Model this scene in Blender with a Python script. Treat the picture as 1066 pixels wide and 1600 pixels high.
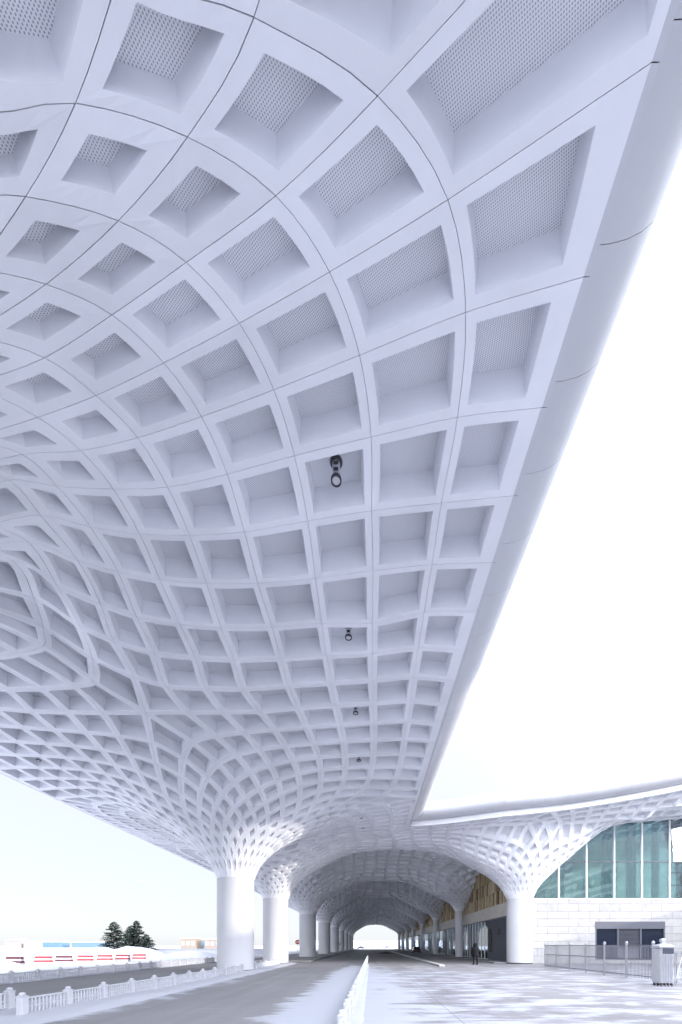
import bpy, bmesh, math, random
import numpy as np
from mathutils import Vector, Matrix
R=math.radians
S=bpy.context.scene
for o in list(bpy.data.objects): bpy.data.objects.remove(o)
C=S.collection
# ---------------------------------------------------------------- camera
cam=bpy.data.cameras.new('camera'); co=bpy.data.objects.new('camera',cam); C.objects.link(co); S.camera=co
cam.sensor_fit='HORIZONTAL'; cam.sensor_width=36; cam.lens=620/1066*36
cam.shift_x=(533-580)/1066; cam.shift_y=(1478-800)/1066
cam.clip_start=.1; cam.clip_end=8000
co.location=(0,0,1.72); co.rotation_euler=(R(90),0,0)
S.render.resolution_x=682; S.render.resolution_y=1024
# ---------------------------------------------------------------- sky, sun, exposure
SUN_AZ=108; SUN_EL=13.9          # azimuth clockwise from +Y
w=bpy.data.worlds.new('World'); S.world=w; w.use_nodes=True
nt=w.node_tree; bg=nt.nodes['Background']
sky=nt.nodes.new('ShaderNodeTexSky'); sky.sky_type='NISHITA'; sky.sun_disc=False
sky.sun_elevation=R(SUN_EL); sky.sun_rotation=R(SUN_AZ); sky.air_density=1.0; sky.dust_density=1.5; sky.ozone_density=1.5; sky.altitude=150
# thin high haze: the sky's own colour washed with bright white cloud veil
tc=nt.nodes.new('ShaderNodeTexCoord'); cn=nt.nodes.new('ShaderNodeTexNoise'); cn.inputs['Scale'].default_value=1.6; cn.inputs['Detail'].default_value=7
nt.links.new(tc.outputs['Generated'],cn.inputs['Vector'])
cr=nt.nodes.new('ShaderNodeMapRange'); cr.inputs[1].default_value=.3; cr.inputs[2].default_value=.7; cr.inputs[3].default_value=.88; cr.inputs[4].default_value=.96
nt.links.new(cn.outputs[0],cr.inputs[0])
mx=nt.nodes.new('ShaderNodeMix'); mx.data_type='RGBA'; 
# added veil glow, aimed off the sun toward behind the camera, brightens the scene
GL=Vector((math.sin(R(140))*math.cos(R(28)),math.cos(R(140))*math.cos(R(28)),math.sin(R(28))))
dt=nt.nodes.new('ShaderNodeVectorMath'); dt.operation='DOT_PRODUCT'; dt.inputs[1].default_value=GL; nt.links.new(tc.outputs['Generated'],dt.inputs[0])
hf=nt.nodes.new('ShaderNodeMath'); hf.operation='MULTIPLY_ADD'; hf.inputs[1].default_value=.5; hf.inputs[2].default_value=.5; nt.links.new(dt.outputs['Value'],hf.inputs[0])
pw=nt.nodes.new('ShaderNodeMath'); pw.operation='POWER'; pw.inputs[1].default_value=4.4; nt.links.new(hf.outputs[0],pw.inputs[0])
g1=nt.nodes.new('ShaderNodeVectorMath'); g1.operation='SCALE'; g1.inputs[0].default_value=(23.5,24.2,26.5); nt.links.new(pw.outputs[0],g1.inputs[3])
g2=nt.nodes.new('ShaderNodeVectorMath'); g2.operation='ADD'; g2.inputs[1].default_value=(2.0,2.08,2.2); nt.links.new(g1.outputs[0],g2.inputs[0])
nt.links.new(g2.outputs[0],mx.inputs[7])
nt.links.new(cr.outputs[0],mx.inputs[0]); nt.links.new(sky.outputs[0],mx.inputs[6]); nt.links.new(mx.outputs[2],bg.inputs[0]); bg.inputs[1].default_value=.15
sl=bpy.data.lights.new('sun','SUN'); sl.energy=1.6; sl.angle=R(1.2); sl.color=(1,.93,.84)
so=bpy.data.objects.new('sun',sl); C.objects.link(so)
az,el=R(SUN_AZ),R(SUN_EL); sd=Vector((math.sin(az)*math.cos(el),math.cos(az)*math.cos(el),math.sin(el)))
so.rotation_euler=(-sd).to_track_quat('-Z','Y').to_euler(); so.location=(40,-30,30)
S.view_settings.view_transform='Standard'; S.view_settings.look='None'; S.view_settings.gamma=1
S.view_settings.exposure=1.58
# ---------------------------------------------------------------- helpers
def mat(name,col,rough=.5,metal=0,var=0,scale=3,bump=0,bscale=20,spec=None,emit=None):
    m=bpy.data.materials.new(name); m.use_nodes=True; t=m.node_tree; b=t.nodes['Principled BSDF']
    b.inputs['Base Color'].default_value=(*col,1); b.inputs['Roughness'].default_value=rough; b.inputs['Metallic'].default_value=metal
    if spec is not None: b.inputs['Specular IOR Level'].default_value=spec
    tc=t.nodes.new('ShaderNodeTexCoord')
    if var:
        n=t.nodes.new('ShaderNodeTexNoise'); n.inputs['Scale'].default_value=scale; n.inputs['Detail'].default_value=6
        t.links.new(tc.outputs['Object'],n.inputs['Vector'])
        r=t.nodes.new('ShaderNodeValToRGB'); r.color_ramp.elements[0].position=.3; r.color_ramp.elements[1].position=.7
        r.color_ramp.elements[0].color=(*[c*(1-var) for c in col],1); r.color_ramp.elements[1].color=(*[min(1,c*(1+var)) for c in col],1)
        t.links.new(n.outputs[0],r.inputs[0]); t.links.new(r.outputs[0],b.inputs['Base Color'])
    if bump:
        n=t.nodes.new('ShaderNodeTexNoise'); n.inputs['Scale'].default_value=bscale; n.inputs['Detail'].default_value=5
        t.links.new(tc.outputs['Object'],n.inputs['Vector'])
        bp=t.nodes.new('ShaderNodeBump'); bp.inputs['Strength'].default_value=bump; bp.inputs['Distance'].default_value=.05
        t.links.new(n.outputs[0],bp.inputs['Height']); t.links.new(bp.outputs[0],b.inputs['Normal'])
    return m
class MB:
    def __init__(s): s.v=[];s.f=[];s.mi=[]
    def add(s,vs,fs,mi=0):
        o=len(s.v); s.v+=[tuple(v) for v in vs]; s.f+=[tuple(i+o for i in f) for f in fs]; s.mi+=[mi]*len(fs)
    def box(s,x0,x1,y0,y1,z0,z1,mi=0):
        s.add([(x0,y0,z0),(x1,y0,z0),(x1,y1,z0),(x0,y1,z0),(x0,y0,z1),(x1,y0,z1),(x1,y1,z1),(x0,y1,z1)],
              [(3,2,1,0),(4,5,6,7),(0,1,5,4),(1,2,6,5),(2,3,7,6),(3,0,4,7)],mi)
    def bbox(s,x0,x1,y0,y1,z0,z1,b=.01,mi=0):      # box with chamfered vertical + top edges
        def ring(ix,z): 
            a0,a1,c0,c1=x0+ix,x1-ix,y0+ix,y1-ix
            q=b if ix==0 else b*.6
            return [(a0+q,c0,z),(a1-q,c0,z),(a1,c0+q,z),(a1,c1-q,z),(a1-q,c1,z),(a0+q,c1,z),(a0,c1-q,z),(a0,c0+q,z)]
        vs=ring(b,z0)+ring(0,z0+b)+ring(0,z1-b)+ring(b,z1); fs=[]
        for k in range(3):
            for i in range(8): fs.append((k*8+i,k*8+(i+1)%8,k*8+8+(i+1)%8,k*8+8+i))
        fs.append(tuple(range(7,-1,-1))); fs.append(tuple(range(24,32)))
        s.add(vs,fs,mi)
    def lathe(s,prof,cx=0,cy=0,n=24,mi=0,cap=True):
        vs=[];fs=[]
        for r,z in prof:
            for i in range(n): a=2*math.pi*i/n; vs.append((cx+r*math.cos(a),cy+r*math.sin(a),z))
        for k in range(len(prof)-1):
            for i in range(n): fs.append((k*n+i,k*n+(i+1)%n,(k+1)*n+(i+1)%n,(k+1)*n+i))
        if cap: fs.append(tuple(range(n-1,-1,-1))); fs.append(tuple(range((len(prof)-1)*n,len(prof)*n)))
        s.add(vs,fs,mi)
    def tube(s,a,b,r,n=8,r2=None,mi=0):
        a=Vector(a);b=Vector(b);d=(b-a).normalized();u=d.orthogonal().normalized();v=d.cross(u);r2=r if r2 is None else r2
        vs=[a+(u*math.cos(2*math.pi*i/n)+v*math.sin(2*math.pi*i/n))*r for i in range(n)]+[b+(u*math.cos(2*math.pi*i/n)+v*math.sin(2*math.pi*i/n))*r2 for i in range(n)]
        fs=[(i,(i+1)%n,n+(i+1)%n,n+i) for i in range(n)]+[tuple(range(n-1,-1,-1)),tuple(range(n,2*n))]
        s.add(vs,fs,mi)
    def build(s,name,mats,parent=None,smooth=False,loc=None):
        me=bpy.data.meshes.new(name); me.from_pydata(s.v,[],s.f)
        for m in (mats if isinstance(mats,(list,tuple)) else [mats]): me.materials.append(m)
        me.polygons.foreach_set('material_index',s.mi)
        if smooth: me.polygons.foreach_set('use_smooth',[True]*len(s.f))
        if getattr(s,'tone',None):
            at=me.attributes.new('tone','FLOAT','FACE'); tv=[0.]*len(s.f)
            for a_,b_,v_ in s.tone: tv[a_:b_]=[v_]*(b_-a_)
            at.data.foreach_set('value',tv)
        me.update()
        o=bpy.data.objects.new(name,me); C.objects.link(o)
        if loc: o.location=loc
        if parent: o.parent=parent
        return o
def smooth_angle(o,ang=35):
    bm=bmesh.new(); bm.from_mesh(o.data)
    for f in bm.faces: f.smooth=True
    for e in bm.edges:
        if len(e.link_faces)==2 and e.calc_face_angle(0)>R(ang): e.smooth=False
    bm.to_mesh(o.data); bm.free()
def tag(o,label=None,cat=None,group=None,kind=None):
    if label: o['label']=label
    if cat: o['category']=cat
    if group: o['group']=group
    if kind: o['kind']=kind
    return o
def empty(name,loc=(0,0,0),rz=0):
    o=bpy.data.objects.new(name,None); C.objects.link(o); o.location=loc; o.rotation_euler=(0,0,rz); o.empty_display_size=.2
    return o
def copy_tree(o,parent=None):
    c=o.copy(); C.objects.link(c); c.parent=parent
    for ch in [x for x in ALL_CH(o)]: copy_tree(ch,c)
    return c
def ALL_CH(o): return [x for x in bpy.data.objects if x.parent==o]

EYE=1.72
TOP=10.78
PROF_A=[(1.2,6.3),(1.23,6.05),(1.35,5.75),(1.7,5.15),(2.4,4.4),(3.4,3.55),(4.3,3.0),(5.5,2.3),(6.6,1.7),(7.75,1.32),(9,1.1),(10.5,.95),(12.4,.76),(14,.65),(17,.4),(20,0)]
PROF_B=[(.57,5.8),(.62,5.55),(.8,5.15),(1.35,4.65),(2.3,4.1),(3.4,3.45),(4.3,3.0),(5.5,2.3),(6.6,1.7),(7.75,1.32),(9,1.1),(10.5,.95),(12.4,.76),(14,.65),(17,.4),(20,0)]
def dense(tab):
    t=np.array(tab); s=np.concatenate([[0],np.cumsum(np.hypot(np.diff(t[:,0]),np.diff(t[:,1])))])
    ss=np.linspace(0,s[-1],600)
    r=np.interp(ss,s,t[:,0]); d=np.interp(ss,s,t[:,1])
    # smooth, ends kept
    k=np.hanning(41); k/=k.sum()
    def sm(v,end0):
        p=np.concatenate([2*v[0]-v[20:0:-1],v,2*v[-1]-v[-2:-22:-1]])
        return np.convolve(p,k,'valid')
    r2,d2=sm(r,0),sm(d,0)
    r2=np.maximum(r2,t[0,0])
    return r2,d2
PA,PB=dense(PROF_A),dense(PROF_B)
# columns: name,kind,x,y,I0,J0,mxp,mxn,myp,myn,rhomin
COLS=[]
def yL(n): return [3.05,26.9,38.2][n] if n<3 else 57.4+20.45*(n-3)
def JL(n): return [0,16,30][n] if n<3 else 44+14*(n-3)
for n in range(10):
    COLS.append(dict(side='L',n=n,kind='A',x=-9.9 if n==0 else -9.18,y=3.9 if n==0 else yL(n),I=0,J=JL(n),xp=8 if n<2 else 7,xn=8,yp=9 if n==0 else 7,yn=9 if n==0 else 7,rm=-4))
for n in range(2,10):
    COLS.append(dict(side='R',n=n,kind='A' if n==2 else 'B',x=14.3 if n==2 else 12.75,y=yL(n),I=14,J=JL(n),xp=7,xn=7,yp=7,yn=7,rm=-4))
JMIN,JJ,JMAX=-9,23,135
IMIN,IE,IMAX=-8,8,29
CX=np.array([c['x'] for c in COLS]);CY=np.array([c['y'] for c in COLS])
_jk=[-9,0,4,9,16,23,30,44,135]; _yk=[-10.0,3.05,8.81,16.5,26.9,33.7,38.2,57.4,57.4+20.45*6.5]
def rowY(J): return float(np.interp(J,_jk,_yk))
def ss(t): t=np.clip(t,0,1); return t*t*(3-2*t)
def edgeY(x): return 33.3-1.9*ss((x-3.0)/9.0)-.5*ss((x-12)/12)
def edgeH(x): return 10+.0048*np.maximum(x-3.26,0)**2
def latXY(I,J):
    Y=rowY(J)
    if I<=8: X=-9.18+1.53*I+(.12 if I==8 else 0)
    else:
        xr=14.3+( 12.75-14.3)*ss((J-30)/14.0)
        X=3.06+(xr-3.06)*(I-8)/6.0 if I<=14 else xr+1.56*(I-14)
    if I>=8 and J<=30 and J>=23:
        ye=edgeY(X); Y=ye+(38.2-ye)*(J-23)/7.0
    return X,Y
def zfun(x,y):
    acc=np.zeros_like(x)
    for c in COLS:
        r=np.hypot(x-c['x'],y-c['y']); P=PA if c['kind']=='A' else PB
        acc+=np.interp(r,P[0],P[1])**3
    top=TOP+2.0*ss((x-15.5)/9)*(1-ss((y-42)/8))
    # every bay of the long hall rises as a shallow dome between its column lines
    bay=np.where(y>38.2,.5-.5*np.cos(2*np.pi*(y-np.where(y<57.4,38.2,57.4))/np.where(y<57.4,19.2,20.45)),0.)
    top=top+1.5*bay*ss(1.25-np.abs(x-1.8)/9.)-.12*np.where(y>36,1.,0.)
    z=top-np.cbrt(acc)
    # free edges
    def ed(z,dist,h,w=1.7): s=ss(dist/w); return h+(z-h)*s
    z=ed(z,x+21.42,10.0)
    z=np.where(y<34,ed(z,3.18-x,10.0),z)
    ff=np.where((x>3.06),1.0,0.0)
    z=np.where((x>3.0)&(y<38.2),ed(z,y-edgeY(x),edgeH(x),5.5),z)
    return z
nodes={};pos=[];fixed=[]
def node(key,p,fx=False):
    if key in nodes: return nodes[key]
    nodes[key]=len(pos);pos.append(p);fixed.append(fx);return nodes[key]
nodeinfo={}
def isarm(J): return J<JJ
def ginside(I,J):
    if J<JMIN or J>JMAX or I<IMIN: return False
    return I<=(IE if J<JJ else IMAX)
def gfixed(I,J):
    return J in(JMIN,JMAX) or I==IMIN or (J<=JJ and I==IE) or (J==JJ) or I==IMAX
# which lattice nodes are removed (axis interiors)
removed={}
for ci,c in enumerate(COLS):
    for i in range(-c['xn']+1,c['xp']): removed[(c['I']+i,c['J'])]=ci
    for j in range(-c['yn']+1,c['yp']): removed[(c['I'],c['J']+j)]=ci
def G(I,J):
    k=('g',I,J)
    if k not in nodes:
        X,Y=latXY(I,J); node(k,[X,Y,0.],gfixed(I,J))
    return nodes[k]
faces=[];facecol=[]
for J in range(JMIN,JMAX):
    for I in range(IMIN,IMAX):
        q=[(I,J),(I+1,J),(I+1,J+1),(I,J+1)]
        if not all(ginside(*t) for t in q): continue
        if J<JJ and I>=IE: continue
        if any(t in removed for t in q): continue
        faces.append([G(*t) for t in q]);facecol.append(-1)
def canon(ci,sx,sy,i,j):
    """canonical node of column ci in quadrant (sx,sy), local coordinates i,j (may leave the sector by one)"""
    c=COLS[ci]; mx=c['xp'] if sx>0 else c['xn']; my=c['yp'] if sy>0 else c['yn']
    # outside across x axis
    if i<=mx and j<i-mx:
        assert j==i-mx-1,(i,j)
        return canon(ci,sx,-sy,i-1,j+1) 
    if j<=my and i<j-my:
        assert i==j-my-1
        return canon(ci,-sx,sy,i+1,j-1)
    if i>=1 and j>=1: return G(c['I']+sx*i,c['J']+sy*j)
    if j==0 and i>=mx: return G(c['I']+sx*i,c['J'])
    if i==0 and j>=my: return G(c['I'],c['J']+sy*j)
    rho=i+j
    # angle inside quadrant 0..1
    fa=((j-i)+mx)/(mx+my)
    ang={(1,1):fa,(-1,1):2-fa,(-1,-1):2+fa,(1,-1):4-fa}[(sx,sy)]*math.pi/2
    if j==i-mx: key=('a',ci,'x',sx,i)
    elif i==j-my: key=('a',ci,'y',sy,j)
    else: key=('p',ci,sx,sy,i,j)
    rn=c['kind']=='A' and 1.2 or .57
    r=rn+.9*max(0,rho-c['rm'])*.9
    P=PA if c['kind']=='A' else PB
    z=TOP-float(np.interp(r,P[0],P[1]))
    if rho<=c['rm']: z=TOP-P[1][0]
    k=node(key,[c['x']+r*math.cos(ang),c['y']+r*math.sin(ang),z],rho<=c['rm'])
    nodeinfo[k]=(ci,rho,ang)
    return k
seen=set();tris=[];tricol=[]
for ci,c in enumerate(COLS):
    for sx in(1,-1):
        for sy in(1,-1):
            mx=c['xp'] if sx>0 else c['xn']; my=c['yp'] if sy>0 else c['yn']
            for i in range(-12,mx+1):
                for j in range(-12,my+1):
                    # square lower corner i,j ; keep if centre in the sector or on its boundary
                    if i>=1 and j>=1: continue
                    if i+j<c['rm']: continue
                    if j<i-mx or i<j-my: continue
                    if i>=mx or j>=my: continue
                    # squares whose lower corner on boundary: (i+1,j) outside -> canon handles
                    if (i,j)==(mx,0): continue
                    q=[canon(ci,sx,sy,i,j),canon(ci,sx,sy,i+1,j),canon(ci,sx,sy,i+1,j+1),canon(ci,sx,sy,i,j+1)]
                    if sx*sy<0: q=q[::-1]
                    s=frozenset(q)
                    if s in seen: continue
                    seen.add(s); faces.append(q); facecol.append(ci)
                    if i+j==c['rm']: pass
            # bottom triangles: valley node rho=rm+1 with its two tips
            for i in range(-14,mx+1):
                j=c['rm']+1-i
                if j<i-mx or i<j-my: continue
                if i>=1 and j>=1: continue
                t=[canon(ci,sx,sy,i,j-1),canon(ci,sx,sy,i,j),canon(ci,sx,sy,i-1,j)]
                s=frozenset(t)
                if s in seen: continue
                seen.add(s)
                tris.append(t if sx*sy>0 else t[::-1]); tricol.append(ci)
P=np.array(pos,float);fixed=np.array(fixed)
N=len(P)
adj=[set() for _ in range(N)]
for f in faces:
    for a in range(4):
        adj[f[a]].add(f[(a+1)%4]);adj[f[(a+1)%4]].add(f[a])
g=np.array([k[0]=='g' for k in nodes])
P[g,2]=zfun(P[g,0],P[g,1])
ea=np.array([(a,b) for a in range(N) for b in adj[a]])
deg=np.bincount(ea[:,0],minlength=N)
def project(P):
    dx=P[:,0:1]-CX[None];dy=P[:,1:2]-CY[None];r=np.hypot(dx,dy);ci=r.argmin(1);rr=r[np.arange(N),ci]
    far=rr>4.2
    Q=P.copy()
    Q[:,2]=np.where(far,zfun(P[:,0],P[:,1]),P[:,2])
    for kind,PR in(('A',PA),('B',PB)):
        m=np.array([c['kind']==kind for c in COLS])[ci]&~far
        id_=np.where(m)[0]
        if len(id_)==0: continue
        corr=(zfun(P[id_,0],P[id_,1])-(TOP-np.interp(rr[id_],PR[0],PR[1])))*ss((rr[id_]-1.5)/2.4)
        d=(rr[id_,None]-PR[0][None])**2+(P[id_,2:3]-corr[:,None]-(TOP-PR[1][None]))**2
        b=d.argmin(1)
        rn=PR[0][b];zn=TOP-PR[1][b]+corr
        u=np.maximum(rr[id_],1e-6)
        Q[id_,0]=CX[ci[id_]]+dx[id_,ci[id_]]/u*rn
        Q[id_,1]=CY[ci[id_]]+dy[id_,ci[id_]]/u*rn
        Q[id_,2]=zn
    return Q
# survey points: the direction in which the photograph shows these rib crossings, intersected with the vault surface
PIN={('p',0,1,-1,6,-1):(190,-60),('g',7,2):(728,488),('g',7,1):(700,312),('g',7,3):(715,652),('g',7,4):(690,786),('g',6,2):(562,555),('g',6,1):(515,425),('g',6,3):(580,683),('g',6,4):(581,798),('g',6,5):(583,892),('g',6,6):(582,974),
('g',5,2):(428,609),('g',5,1):(374,505),('g',5,3):(460,712),('g',5,4):(481,814),('g',5,6):(503,974),('g',4,2):(315,651),('g',4,1):(256,567),('g',4,3):(355,741),('g',3,1):(150,618),('g',3,2):(215,684),('g',3,3):(262,761),
('g',2,1):(59,652),('g',2,2):(126,704),('g',1,2):(35,710),('g',2,3):(177,764),('g',1,3):(90,760),('g',2,4):(218,834),('g',3,4):(296,836),('g',4,4):(382,831),('g',1,4):(141,823),
('g',2,5):(250,906),('g',3,5):(323,912),('g',4,5):(403,911),('g',1,5):(184,893),('g',1,6):(213,963),('g',2,6):(281,975),('g',3,6):(345,980),('g',4,6):(425,980),
('g',1,7):(241,1021),('g',2,7):(305,1028),('g',3,7):(366,1031),('g',1,8):(258,1072),('g',2,8):(321,1076),('g',3,8):(380,1077),('g',2,9):(349,1113),('g',3,9):(406,1112),
('p',0,1,1,0,3):(14,750),('p',0,1,1,0,4):(63,805),('p',0,1,1,0,5):(121,875),('p',0,1,1,0,6):(157,944),('p',0,1,1,0,7):(177,1002),
('p',0,1,1,-1,5):(44.5,847),('p',0,1,1,-2,6):(19,875),('p',0,-1,1,0,7):(68,1009),
('g',0,9):(227,1113),('g',1,9):(294,1114),
('p',0,1,1,7,0):(590,150),('p',0,1,1,6,0):(431,306),('p',0,1,1,5,0):(291,410),('p',0,1,1,4,0):(175,492),('p',0,1,1,3,0):(70,559),
('p',0,1,-1,5,-2):(-85,160),('a',0,'x',1,5):(-75,300),('p',0,1,1,4,-2):(-45,418),('p',0,1,1,3,-1):(-48,522),('p',0,1,1,2,0):(-45,603),('g',1,1):(-50,686),('a',0,'x',1,7):(397,27),('p',0,1,1,6,-1):(293,214),('p',0,1,1,5,-1):(185,345),('p',0,1,1,4,-1):(72,444),('a',0,'x',1,6):(118,161),('p',0,1,1,5,-2):(40,307),
('p',0,1,1,0,8):(209,1057),('p',0,-1,1,0,8):(144,1064),('a',0,'y',1,8):(144,1028),('p',0,1,1,-1,7):(124,978),('p',0,1,1,-1,6):(89,915),('a',0,'y',1,7):(53,934),('p',0,-1,1,-1,7):(68,981)}
for key,(u,v) in PIN.items():
    n_=nodes.get(key)
    if n_ is None: print('no pin',key); continue
    yy=np.linspace(2.5,24,2400); xx=(u-580)/620*yy; hh=(1478-v)/620*yy
    b_=np.argmax(hh>zfun(xx,yy))
    P[n_]=(xx[b_],yy[b_],hh[b_]); fixed[n_]=True
    if key[0]=='a' and key[2]=='y' or key in(('p',0,-1,1,-1,7),('p',0,-1,1,0,7)):
        xa={('a',0,'y',1,8):-9.42,('a',0,'y',1,7):-9.42,('p',0,-1,1,-1,7):-10.1,('p',0,-1,1,0,7):-10.6}[key]; ya=xa*620/(u-580); P[n_]=(xa,ya,(1478-v)/620*ya)
    if __name__=='__main__' and 'DEBUG' in globals(): print(key,P[n_].round(2))
# the vault is symmetric about the column axes: carry the surveyed crossings over
for key in list(PIN):
    q=P[nodes[key]] if key in nodes else None
    if q is None: continue
    if key[0]=='p' and key[2:4]==(1,1) and key[4]>=3:
        k2=('p',0,1,-1)+key[4:]; p2=(q[0],(7.3 if key[4]==7 else 8.0)-q[1],q[2])
    elif key[0]=='g' and 1<=key[1]<=4 and key[2]>=2:
        k2=('g',-key[1],key[2]); p2=(-18.85-q[0],q[1],q[2])
    elif key[0]=='p' and key[2:4]==(1,1) and key[4]<=0:
        k2=('p',0,-1,1)+key[4:]; p2=(-18.85-q[0],q[1],q[2])
    else: continue
    if k2 in nodes and not fixed[nodes[k2]]: P[nodes[k2]]=p2; fixed[nodes[k2]]=True
free=~fixed&(deg>0)
for it in range(420):
    A=np.zeros_like(P)
    np.add.at(A,ea[:,0],P[ea[:,1]])
    A/=np.maximum(deg,1)[:,None]
    Q=P.copy();Q[free]=P[free]*.25+A[free]*.75
    Q=project(Q)
    P[free]=Q[free]

# ---------------------------------------------------------------- canopy materials
def panel_material(name,col,perforated=False):
    m=mat(name,col,.42,0)
    t=m.node_tree;b=t.nodes['Principled BSDF'];L=t.links.new
    tc=t.nodes.new('ShaderNodeTexCoord')
    n=t.nodes.new('ShaderNodeTexNoise'); n.inputs['Scale'].default_value=.45; n.inputs['Detail'].default_value=7; n.inputs['Roughness'].default_value=.6
    L(tc.outputs['Object'],n.inputs['Vector'])
    r=t.nodes.new('ShaderNodeValToRGB'); r.color_ramp.elements[0].position=.35; r.color_ramp.elements[1].position=.65
    r.color_ramp.elements[0].color=(*[c*.92 for c in col],1); r.color_ramp.elements[1].color=(*col,1); L(n.outputs[0],r.inputs[0])
    at=t.nodes.new('ShaderNodeAttribute'); at.attribute_name='tone'; ad=t.nodes.new('ShaderNodeMath'); ad.inputs[1].default_value=1; L(at.outputs['Fac'],ad.inputs[0])
    sc=t.nodes.new('ShaderNodeVectorMath'); sc.operation='SCALE'; L(r.outputs[0],sc.inputs[0]); L(ad.outputs[0],sc.inputs[3])
    out=sc.outputs[0]
    n2=t.nodes.new('ShaderNodeTexNoise'); n2.inputs['Scale'].default_value=9; n2.inputs['Detail'].default_value=3
    L(tc.outputs['Object'],n2.inputs['Vector'])
    mr=t.nodes.new('ShaderNodeMapRange'); mr.inputs[1].default_value=.3; mr.inputs[2].default_value=.7; mr.inputs[3].default_value=.36; mr.inputs[4].default_value=.5
    L(n2.outputs[0],mr.inputs[0]); L(mr.outputs[0],b.inputs['Roughness'])
    if perforated:
        mp=t.nodes.new('ShaderNodeMapping'); mp.inputs['Rotation'].default_value=(0,0,R(27)); mp.inputs['Scale'].default_value=(36,36,36); L(tc.outputs['Object'],mp.inputs[0])
        v=t.nodes.new('ShaderNodeTexVoronoi'); v.voronoi_dimensions='2D'; v.inputs['Randomness'].default_value=0; v.inputs['Scale'].default_value=1
        L(mp.outputs[0],v.inputs['Vector'])
        lt=t.nodes.new('ShaderNodeMapRange'); lt.inputs[1].default_value=.22; lt.inputs[2].default_value=.36; lt.inputs[3].default_value=1; lt.inputs[4].default_value=0
        L(v.outputs['Distance'],lt.inputs[0])
        mx=t.nodes.new('ShaderNodeMix'); mx.data_type='RGBA'
        L(lt.outputs[0],mx.inputs[0]); L(out,mx.inputs[6]); mx.inputs[7].default_value=(.33,.34,.38,1)
        out=mx.outputs[2]
    L(out,b.inputs['Base Color'])
    return m
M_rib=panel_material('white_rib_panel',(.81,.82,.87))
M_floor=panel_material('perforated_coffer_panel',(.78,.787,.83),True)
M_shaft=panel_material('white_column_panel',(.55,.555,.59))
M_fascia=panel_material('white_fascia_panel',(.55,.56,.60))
M_dark=mat('dark_void',(.05,.05,.06),.8)
M_roof=mat('roof_sheet',(.6,.6,.62),.7)
TR=random.Random(12)
# ---------------------------------------------------------------- coffers
P3=P.copy(); P3[:,2]+=EYE
nf=[[] for _ in range(N)]
for k,f in enumerate(faces):
    for a in f: nf[a].append(k)
fsets=[set(f) for f in faces]
def opposite(a,b):
    if len(adj[a])!=4 or len(nf[a])!=4: return None
    bad={b}
    for k in nf[a]:
        if b in fsets[k]: bad|=fsets[k]
    r=[c for c in adj[a] if c not in bad]
    return r[0] if len(r)==1 else None
_ec={}
def edge_pts(a,b,n):
    k=(a,b,n)
    if k in _ec: return _ec[k]
    p1,p2=P3[a],P3[b]; o=opposite(a,b); q=opposite(b,a)
    p0=P3[o] if o is not None else 2*p1-p2
    p3=P3[q] if q is not None else 2*p2-p1
    L=np.linalg.norm(p2-p1)+1e-9
    t1=(p2-p0); t1=t1/(np.linalg.norm(t1)+1e-9)*L
    t2=(p3-p1); t2=t2/(np.linalg.norm(t2)+1e-9)*L
    out=[]
    for i in range(n+1):
        t=i/n; out.append((2*t**3-3*t*t+1)*p1+(t**3-2*t*t+t)*t1+(-2*t**3+3*t*t)*p2+(t**3-t*t)*t2)
    out=np.array(out); _ec[k]=out; _ec[(b,a,n)]=out[::-1]
    return out
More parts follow.
